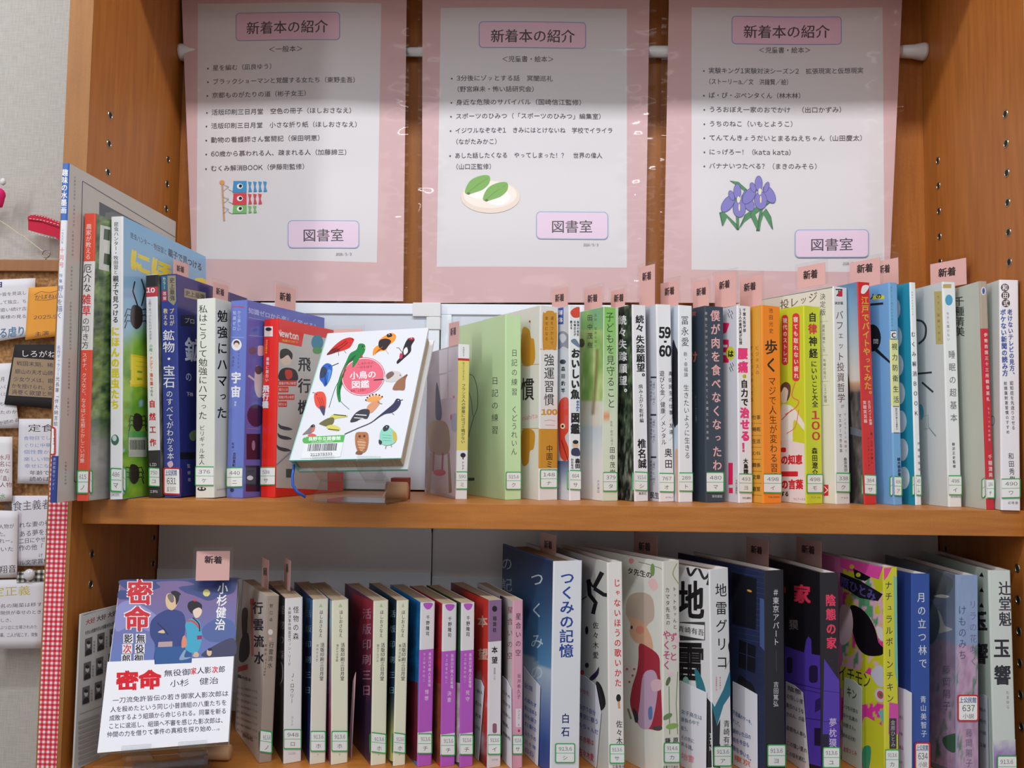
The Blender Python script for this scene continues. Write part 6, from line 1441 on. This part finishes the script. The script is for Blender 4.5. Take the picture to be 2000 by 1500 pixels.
b = hard(V8, 'dark novel with black spine and a shadowy blue house front cover', 245, 366, (236, 275), 26, (34, 34, 40), (40, 48, 80))
c = b.sp; c.vt('#東京アパート', 304, 380, 306, 740, 40, (220, 220, 224), 0.006); c.vt('吉田篤弘', 306, 960, 304, 1120, 34, (220, 220, 224)); c.line([(306, 770), (308, 900)], 2, (90, 90, 100))
c = b.cv
c.gquad([(-40, 200), (236, 275), (245, 1510), (-20, 1400)], 8, 20, (38, 46, 78))
for i in range(14): c.line([(30, 240+i*34), (236, 282+i*34)], 3, (52, 66, 110))
c.poly([(30, 280), (185, 320), (180, 640), (30, 600)], (24, 26, 36)); c.poly([(205, 440), (236, 450), (236, 770), (205, 740)], (70, 90, 140)); c.ell(140, 396, 16, 7, (214, 160, 70), 20); c.poly([(75, 700), (180, 740), (175, 910), (72, 870)], (22, 24, 34)); c.line([(125, 720), (122, 890)], 4, (50, 60, 96)); c.line([(75, 780), (178, 815)], 4, (50, 60, 96)); c.blob([(60, 960), (120, 950), (180, 1040), (185, 1400), (60, 1380)], (26, 26, 34))
for i in range(12): c.line([(190, 800+i*50), (240, 812+i*50)], 2.5, (50, 60, 96))
b.sticker(247, 1352, 366, 1492, '913.6', 'ヨ'); b.done()

b = hard(V8, 'black novel with pink title and a purple haunted house', 590, 706, (582, 287), 14, (36, 32, 38), (28, 24, 30))
c = b.sp; c.vt('陰態の家', 645, 410, 652, 765, 64, (232, 60, 96), 0.03); c.vt('夢枕獏傑作集', 655, 805, 660, 1110, 16, (60, 40, 90)); c.poly([(606, 820), (640, 870), (700, 955), (706, 1500), (590, 1500)], (84, 58, 170)); c.line([(604, 1020), (700, 1030)], 4, (50, 34, 100)); c.line([(600, 1210), (704, 1216)], 4, (50, 34, 100)); c.vt('夢枕獏', 660, 1185, 660, 1375, 48, (206, 190, 226), 0.01); c.poly([(592, 1290), (635, 1290), (635, 1400), (592, 1400)], (40, 30, 60))
c = b.cv
c.ht('家', 412, 410, 520, 420, 120, (232, 60, 90), 0.04); c.ht('獏', 385, 605, 445, 608, 66, (150, 130, 130), 0.01); c.ell(362, 390, 6, 20, (214, 60, 90)); c.poly([(360, 740), (480, 780), (495, 700), (508, 680), (525, 700), (528, 790), (606, 810), (596, 1500), (360, 1500)], (84, 58, 170)); c.rrect(512, 860, 566, 970, 20, (40, 28, 70)); c.rrect(372, 810, 408, 910, 14, (40, 28, 70)); c.line([(360, 960), (604, 1020)], 5, (50, 34, 100)); c.line([(470, 1010), (604, 1046)], 4, (50, 34, 100)); c.poly([(550, 1080), (628, 1085), (628, 1160), (548, 1155)], (50, 34, 100)); c.line([(590, 1082), (588, 1158)], 3, (110, 90, 180)); c.line([(490, 1190), (600, 1212)], 5, (50, 34, 100)); c.poly([(545, 1250), (596, 1260), (594, 1370), (545, 1360)], (40, 28, 60))
b.sticker(594, 1368, 704, 1500, '913.6', 'ユ'); b.done()

def pop(s, t):
    n = fbm(s*3.4+2, t*8+11)
    return (226, 60, 160) if n < 0.42 else ((206, 206, 40) if n < 0.56 else ((236, 180, 206) if n < 0.66 else (90, 160, 110)))
b = hard(V9, 'vivid pink, yellow and black pop-art novel with torn-looking top', 218, 306, (210, 252), 16, (210, 206, 40), (220, 120, 180), mat=M_GLOSS)
c = b.sp
c.poly([(208, 254), (262, 250), (232, 310), (210, 330)], (232, 70, 150)); c.vt('ナチュラルボーンチキン', 240, 325, 252, 1100, 46, (40, 36, 40), 0.01); c.poly([(245, 1090), (302, 1100), (306, 1290), (240, 1290)], (206, 70, 160)); c.rect(246, 1190, 290, 1380, (44, 40, 44)); c.vt('金原ひとみ', 268, 1200, 270, 1370, 30, (190, 180, 190)); c.poly([(272, 300), (290, 310), (300, 1000), (280, 900)], (120, 190, 170))
c = b.cv
c.gquad([(-40, 190), (210, 252), (218, 1510), (-60, 1420)], 26, 80, pop)
c.poly([(-60, 190), (210, 250), (180, 325), (-60, 250)], (232, 80, 170)); c.poly([(20, 255), (130, 312), (95, 335), (30, 315)], K); c.ell(52, 296, 15, 14, (232, 220, 70)); c.ell(12, 245, 15, 14, (232, 200, 60)); c.poly([(-60, 280), (60, 330), (218, 420), (175, 460), (60, 440), (-60, 360)], (34, 30, 40)); c.ht('原ひとみ', -60, 335, 160, 430, 76, (90, 80, 150), 0.03)
c.blob([(0, 500), (60, 500), (120, 560), (160, 640), (180, 720), (228, 770), (180, 800), (90, 790), (30, 700)], (26, 22, 28)); c.blob([(165, 620), (215, 640), (222, 710), (180, 690)], (228, 220, 226)); c.blob([(-60, 500), (0, 500), (20, 600), (0, 700), (-60, 720)], (226, 196, 206)); c.poly([(-60, 860), (80, 900), (215, 960), (215, 1080), (60, 1110), (-60, 1000)], (208, 210, 50)); c.ht('イチモン', -70, 900, 130, 960, 110, (60, 60, 50), 0.012)
c.blob([(130, 910), (180, 860), (226, 900), (222, 980), (180, 990)], (206, 206, 220)); c.ell(190, 1046, 34, 46, (214, 206, 216), -20); c.ell(190, 1044, 20, 26, (226, 70, 110), -20); c.ell(192, 1044, 9, 14, (60, 130, 80), -20); c.blob([(80, 1210), (140, 1200), (235, 1290), (225, 1510), (90, 1510)], (208, 208, 50)); c.blob([(80, 1380), (130, 1370), (120, 1500), (82, 1510)], (60, 150, 110)); c.poly([(175, 1150), (245, 1150), (215, 1230)], (120, 190, 190))
b.sticker(214, 1382, 306, 1510, '913.6', 'カ', wrap=False); b.done()

b = hard(V9, 'royal blue novel with white title about a forest under the moon', 384, 500, (386, 294), 14, (36, 76, 160), (40, 66, 130), mat=M_GLOSS)
b.sp.vt('月の立つ林で', 444, 395, 456, 888, 54, (214, 216, 226), 0.01); b.sp.vt('青山美智子', 456, 1045, 462, 1312, 38, (214, 216, 226), 0.008)
b.sticker(400, 1338, 498, 1510, '634', '小説', red=True); b.done()

b = hard(V9, 'soft pastel novel with lilac blossom painting and pale blue sky', 664, 803, (660, 300), 4, (150, 166, 196), (120, 130, 140), Y=0.0)
def lilac(s, t, d=0):
    n = fbm(s*5+3+d, t*13+1)
    if t < 0.36: return mix((150, 168, 200), (132, 150, 190), n)
    return mix(mix((170, 136, 166), (206, 176, 200), (n-0.3)*2), (90, 116, 100), (n-0.62)*5)
b.sp.gquad([(660, 300), (800, 302), (803, 1520), (664, 1520)], 20, 80, lilac)
b.cv.gquad([(480, 255), (660, 300), (664, 1520), (480, 1450)], 20, 80, lambda s, t: mix((96, 104, 116), lilac(s, t, 5), 0.25+t))
b.cv.blob([(490, 440), (560, 430), (620, 410), (640, 330), (560, 280), (490, 260)], (98, 106, 112)); b.cv.blob([(520, 430), (590, 440), (620, 430), (570, 418)], (206, 206, 200)); b.cv.blob([(545, 520), (570, 550), (590, 610), (640, 635), (580, 655), (550, 650)], (190, 190, 190)); b.cv.blob([(490, 470), (540, 500), (560, 620), (520, 720), (490, 700)], (86, 104, 112)); b.cv.vt('藤岡陽子', 600, 850, 604, 1150, 50, (110, 96, 120), 0.01); b.cv.blob([(580, 1310), (680, 1290), (660, 1400), (600, 1380)], (70, 106, 80))
b.sp.vt('リラの花咲く', 766, 445, 772, 870, 46, (110, 106, 136), 0.006); b.sp.vt('けものみち', 700, 480, 702, 830, 52, (84, 86, 120), 0.006); b.sp.vt('藤岡陽子', 742, 1250, 742, 1500, 44, (120, 100, 130), 0.01)
b.sticker(668, 1042, 800, 1208, '637', '小説', red=True); b.done()

b = hard(V9, 'pale green-white novel with heavy black title, last at the right end of the lower shelf', 900, 1042, (862, 268), 0, (206, 214, 208), (178, 192, 180), Y=-0.003, mat=M_GLOSS)
c = b.sp; c.vt('辻堂魁', 965, 332, 968, 620, 80, (50, 46, 60), 0.02); c.ht('Tsujido Kai', 922, 515, 1010, 515, 14, (190, 120, 150)); c.vt('玉響', 945, 668, 952, 1005, 106, (34, 30, 42), 0.03); c.vt('たまゆら', 982, 1015, 985, 1135, 20, (110, 100, 130)); c.gquad([(890, 1330), (1042, 1320), (1044, 1520), (900, 1520)], 10, 14, lambda s, t: mix((206, 208, 212), (150, 130, 180), t*2+fbm(s*4, t*4)-0.5))
c = b.cv
for y in (300, 395, 490, 540): c.poly([(808, y), (822, y-20), (835, y+10), (808, y+6)], K)
c.vt('玉響', 800, 480, 806, 890, 110, (50, 46, 56), 0.04)
b.sticker(914, 1420, 1042, 1560, '913.6', 'ツ'); b.done()

# ------------------------------------------------------------------ slips marking new arrivals
def slip(label, view, xl, xr, yl, yr, yb, Y, rot, tx=None, flat=False, zs=0.0, sleeve=True):
    """small laminated slip; (xl,yl)-(xr,yr) its top edge, yb where it dips behind the book top; Y = depth of the right end"""
    ox, oy, k = view
    R = on_y(ox+xr/k, oy+yr/k, Y); t = math.radians(rot if flat else (rot-90 if rot >= 0 else rot+90))
    M = matrix(R, (0, 0, t)); e = empty('new_arrival_slip', R, (0, 0, t)); tag(e, label, 'bookmark slip', 'pink slips marking new arrivals')
    c = Canvas(M, (0, 0, 0), (1, 0, 0), (0, 0, 1), view, lay0=0)
    zt = 0.0; u0 = c.P(xl, yl)[0]; vb = c.P(xr, yb)[1]; u0 = max(u0, -0.06)
    Geo().box(u0, 0, vb, 0, 0.0004, 0).obj('pink_card', M_SLIP, e)
    if sleeve:
        Geo().box(u0-0.003, -0.0003, vb, 0.003, 0.0006, 0.0035).obj('clear_sleeve', M_FILM, e, 0.0002)
    if tx:
        k = Canvas(M, (0, -0.00005, 0), (1, 0, 0), (0, 0, 1), view, lay0=4)
        k.ht('新着', tx[0], tx[1]+ (tx[4] if len(tx) > 4 else 0), tx[2], tx[1]-(tx[4] if len(tx) > 4 else 0), tx[3], (50, 40, 42), 0.03)
        k.obj('printed_word', M_CARD, e)
M_SLIP = plain('pink_slip_card', (234, 186, 180), 0.55, 0.3)
VP3 = (340, 0, 1.0)
A1 = (0, 0, 1.0)
S = lambda lab, *a, **k: slip('pink new-arrival slip '+lab, *a, **k)
S('rising behind the navy mineral book', VB, 240, 325, 22, 50, 135, 0.10, -8, (255, 76, 300, 40, -6))
S('rising from the cream study memoir', VB, 472, 558, 145, 176, 275, 0.10, -14, (486, 210, 535, 44, -6))
S('rising from the red aeroplane book', VC, 190, 320, 62, 82, 300, 0.11, -21, (216, 130, 290, 56, -5))
S('peeping over the top of the bird book', VC, 560, 742, 330, 332, 372, 0.09, -12, flat=True)
S('rising from the slim yellow-striped pocket book', VG, 330, 397, 262, 228, 400, 0.075, 32, (340, 298, 378, 56, 6))
S('above the fish picture guide', VD, 235, 326, 196, 180, 295, 0.075, 34, (252, 245, 306, 48, 4))
S('above the watercolour-covered tree book', VD, 424, 528, 198, 177, 300, 0.08, 34, (442, 248, 502, 48, 4))
S('above the jungle-covered novel', VD, 580, 660, 202, 188, 292, 0.08, 34, (597, 246, 655, 48, 4))
S('above the 59-60 book, highest of the middle slips', VE, 206, 296, 82, 46, 290, 0.08, 34, (223, 118, 277, 52, 6))
S('above the slim happiness essays', VE, 330, 434, 165, 140, 290, 0.08, 34, (354, 206, 412, 50, 6))
S('above the slate book with the pink title', VE, 520, 612, 148, 130, 292, 0.085, 34, (540, 208, 598, 48, 6))
S('above the white backache book', VF, 48, 170, 118, 88, 290, 0.08, 34, (73, 168, 137, 50, 8))
S('above the orange walking book', VF, 195, 322, 135, 108, 292, 0.085, 34, (218, 180, 290, 50, 7))
S('above the cream investment book', VF, 532, 694, 76, 36, 165, 0.085, 34, (566, 108, 652, 54, 6))
S('above the red-spined Edo book', VH, 208, 385, 30, 6, 165, 0.075, 31, (250, 72, 346, 54, 6))
S('above the sky blue eyesight book, half hidden by its neighbour', VH, 330, 492, 25, 8, 165, 0.11, 31, (376, 76, 446, 52, 4))
S('above the white sleep basics book, last at the right', VI, 140, 350, 50, 10, 165, 0.08, 31, (187, 94, 292, 54, 7))
S('standing over the samurai paperback', VL, 972, 1168, 228, 228, 400, 0.02, 10, (1018, 280, 1124, 46, -2), flat=True, zs=ZL)
S('seen edge-on in the taupe-spined paperback', V2, 258, 303, 40, 52, 300, 0.05, 31, (266, 130, 290, 60, 0), zs=ZL, sleeve=False)
S('seen edge-on in the black-covered mystery', V2, 415, 456, 44, 55, 325, 0.05, 27, (424, 105, 440, 66, 0), zs=ZL, sleeve=False)
S('in the blue sky novel', V5, 305, 400, 38, 50, 218, 0.06, 22, (328, 108, 378, 56, -3), zs=ZL)
S('in the novel with the painted child', V7, 122, 266, 48, 52, 215, 0.075, 24, (150, 120, 226, 56, -3), zs=ZL)
S('in the dark house novel', V8, 120, 256, 62, 84, 270, 0.06, 22, (148, 140, 220, 50, -5), zs=ZL)
S('in the purple haunted house novel', V8, 434, 586, 60, 88, 280, 0.055, 15, (464, 138, 548, 54, -5), zs=ZL)

# ------------------------------------------------------------------ handwritten cards tucked beside the lower books
def popc(label, view, book, gap, pts, lines, col=(226, 226, 234)):
    """a card standing against the visible cover of a book; outline read in the crop, last two points on the shelf"""
    O = Vector((-gap, 0, 0))
    c0 = Canvas(book.M, O, (0, -1, 0), (0, 0, 1), view)
    uR = c0.P(*pts[-2])[0]
    R = book.M @ (O+Vector((0, -uR, 0))); R.z = ZL; M = matrix(R, book.rot3)
    e = empty('handwritten_card', R, book.rot3); tag(e, label, 'card', 'handwritten cards tucked between the lower books')
    c = Canvas(M, (0, 0, 0), (0, -1, 0), (0, 0, 1), view, lay0=0)
    uv = [c.P(*p) for p in pts]; uv[-2] = (uv[-2][0], 0.0004); uv[-1] = (uv[-1][0], 0.0004)
    uv = [(max(u, -0.11), v) for u, v in uv]
    c.raw(uv, [tuple(reversed(range(len(uv))))], [lin(col)])
    o = c.obj('card', M_PAPER, e); md = o.modifiers.new('thickness', 'SOLIDIFY'); md.thickness = 0.0003; md.offset = -1
    c = Canvas(M, (0, 0, 0), (0, -1, 0), (0, 0, 1), view, lay0=60)
    for t_, x0, y0, x1, y1, h, cc in lines: c.ht(t_, x0, y0, x1, y1, h, cc, 0.012)
    c.obj('writing', M_PAPER, e)
LB = (60, 110, 190); DK = (80, 76, 90)
popc('pale pink card seen almost edge-on, left of the dusky red paperback', V3, BOOKS[32], 0.012, [(104, 890), (124, 830), (92, 1465), (70, 1460)], [], col=(232, 186, 190))
popc('white card tucked before the red paperback with large white letters', V6, BOOKS[37], 0.0012, [(332, 905), (372, 915), (394, 965), (356, 1462), (330, 1400)], [('一席の人', 338, 980, 384, 1000, 26, DK), ('武士の', 336, 1060, 378, 1085, 26, DK), ('望む道', 336, 1140, 372, 1160, 26, DK), ('江戸の', 335, 1220, 366, 1240, 26, DK)])
popc('white card tucked before the pink-spined paperback', V6, BOOKS[38], 0.0012, [(514, 885), (545, 915), (574, 975), (577, 1475), (512, 1380)], [('七夕の', 518, 985, 568, 1030, 24, DK), ('空の下', 518, 1050, 570, 1100, 24, DK), ('出会い', 518, 1120, 570, 1170, 24, DK), ('物語。', 518, 1190, 570, 1240, 24, DK), ('感動作', 518, 1260, 570, 1310, 24, DK)])
popc('white card with light blue writing before the blue sky novel', V5, BOOKS[39], 0.0012, [(200, 865), (240, 920), (303, 990), (288, 1510), (200, 1400)], [('記憶', 206, 980, 258, 1010, 34, (150, 140, 190)), ('人知れず', 206, 1065, 282, 1115, 30, LB), ('家に泊まる', 206, 1120, 284, 1165, 30, LB), ('何も話さ', 206, 1170, 284, 1215, 30, LB), ('ずに暮れた', 206, 1220, 282, 1265, 30, LB), ('ふたりの', 206, 1275, 280, 1325, 30, LB), ('三十年', 206, 1330, 280, 1380, 28, (100, 120, 190)), ('白石', 206, 1380, 266, 1420, 36, (150, 130, 190))])
popc('white card with red box and blue writing before the match-figure novel', V5, BOOKS[40], 0.0012, [(545, 915), (585, 930), (650, 985), (682, 1160), (652, 1510), (545, 1470)], [('いかた', 552, 1010, 612, 1040, 34, RED), ('ちがう自分', 546, 1110, 650, 1160, 34, (90, 110, 170)), ('青空に歌う', 546, 1165, 668, 1215, 34, (90, 110, 170)), ('もちゃんだ', 546, 1225, 668, 1280, 34, (90, 110, 170)), ('の合唱は', 548, 1310, 640, 1345, 38, (214, 70, 80)), ('佐々木愛', 546, 1390, 640, 1440, 50, (214, 60, 80))])
popc('white card with grey writing before the giant-letter novel', V7, BOOKS[42], 0.0012, [(410, 955), (470, 985), (575, 1030), (570, 1515), (412, 1490)], [('女子高生は', 416, 1145, 548, 1190, 30, (120, 140, 160)), ('勝負の中で', 416, 1195, 530, 1225, 30, (120, 140, 160)), ('戦う。', 416, 1250, 470, 1262, 30, (120, 140, 160)), ('その先に', 416, 1305, 500, 1335, 30, (120, 140, 160)), ('ある謎。', 416, 1345, 505, 1385, 30, (120, 140, 160)), ('地雷', 418, 1420, 500, 1450, 44, (232, 150, 160))])
popc('white card with dark blue writing before the dark house novel', V8, BOOKS[43], 0.0012, [(35, 960), (95, 990), (188, 1042), (190, 1510), (36, 1490)], [('不思議のケーキ、', 36, 1150, 165, 1225, 32, (60, 80, 150)), ('そして。', 36, 1200, 90, 1238, 30, (60, 80, 150)), ('謎めいた日の', 36, 1265, 150, 1310, 32, (60, 80, 150)), ('街を今日も', 36, 1320, 140, 1360, 32, (60, 80, 150)), ('夜を歩いた。', 36, 1370, 165, 1450, 34, (60, 80, 150)), ('東京', 42, 1430, 150, 1480, 40, (214, 110, 60))])
popc('cream card with black writing before the haunted house novel', V8, BOOKS[44], 0.0012, [(366, 960), (420, 985), (472, 1030), (515, 1510), (366, 1480)], [('陰態', 378, 1000, 465, 1030, 34, DK), ('の怪しい家', 372, 1048, 476, 1090, 32, DK), ('集団のような', 370, 1105, 480, 1150, 30, DK), ('かの人、の話', 370, 1160, 485, 1200, 30, DK), ('遊園地人事も', 370, 1245, 495, 1300, 30, DK), ('この暗い夏の', 370, 1340, 500, 1395, 32, DK), ('この話を読む。', 370, 1400, 505, 1460, 32, DK)], col=(220, 212, 212))
popc('white card with black writing and green corner before the pop-art novel', V9, BOOKS[45], 0.0012, [(-35, 935), (20, 950), (75, 1000), (72, 1500), (-50, 1460)], [('キン', -20, 1015, 45, 1050, 70, (60, 90, 50)), ('いつも元気な', -45, 1110, 52, 1150, 28, DK), ('四十五歳の', -45, 1165, 50, 1205, 28, DK), ('浜野さん。', -45, 1225, 50, 1260, 28, DK), ('読めば元気！', -45, 1290, 48, 1330, 28, DK), ('金原ひとみ', -40, 1380, 45, 1410, 34, (214, 90, 110))], col=(216, 226, 212))
popc('white card with faint writing before the royal blue novel', V9, BOOKS[46], 0.0012, [(300, 995), (345, 1010), (384, 1032), (384, 1510), (305, 1500)], [('月と', 308, 1180, 335, 1190, 20, (120, 70, 140)), ('の森', 308, 1280, 330, 1290, 20, (150, 80, 120)), ('青山', 308, 1370, 335, 1375, 26, (150, 80, 120)), ('人々', 308, 1460, 330, 1465, 24, DK)])
popc('grey-lavender card with grey writing before the pale green-white novel', V9, BOOKS[48], 0.0012, [(806, 1040), (830, 1040), (855, 1055), (862, 1510), (808, 1500)], [('魁の', 810, 1130, 850, 1145, 24, (110, 110, 140)), ('時代', 810, 1200, 850, 1215, 24, (110, 110, 140)), ('小説', 810, 1270, 850, 1285, 24, (110, 110, 140)), ('玉響', 810, 1350, 850, 1365, 24, (110, 110, 140))], col=(190, 190, 204))
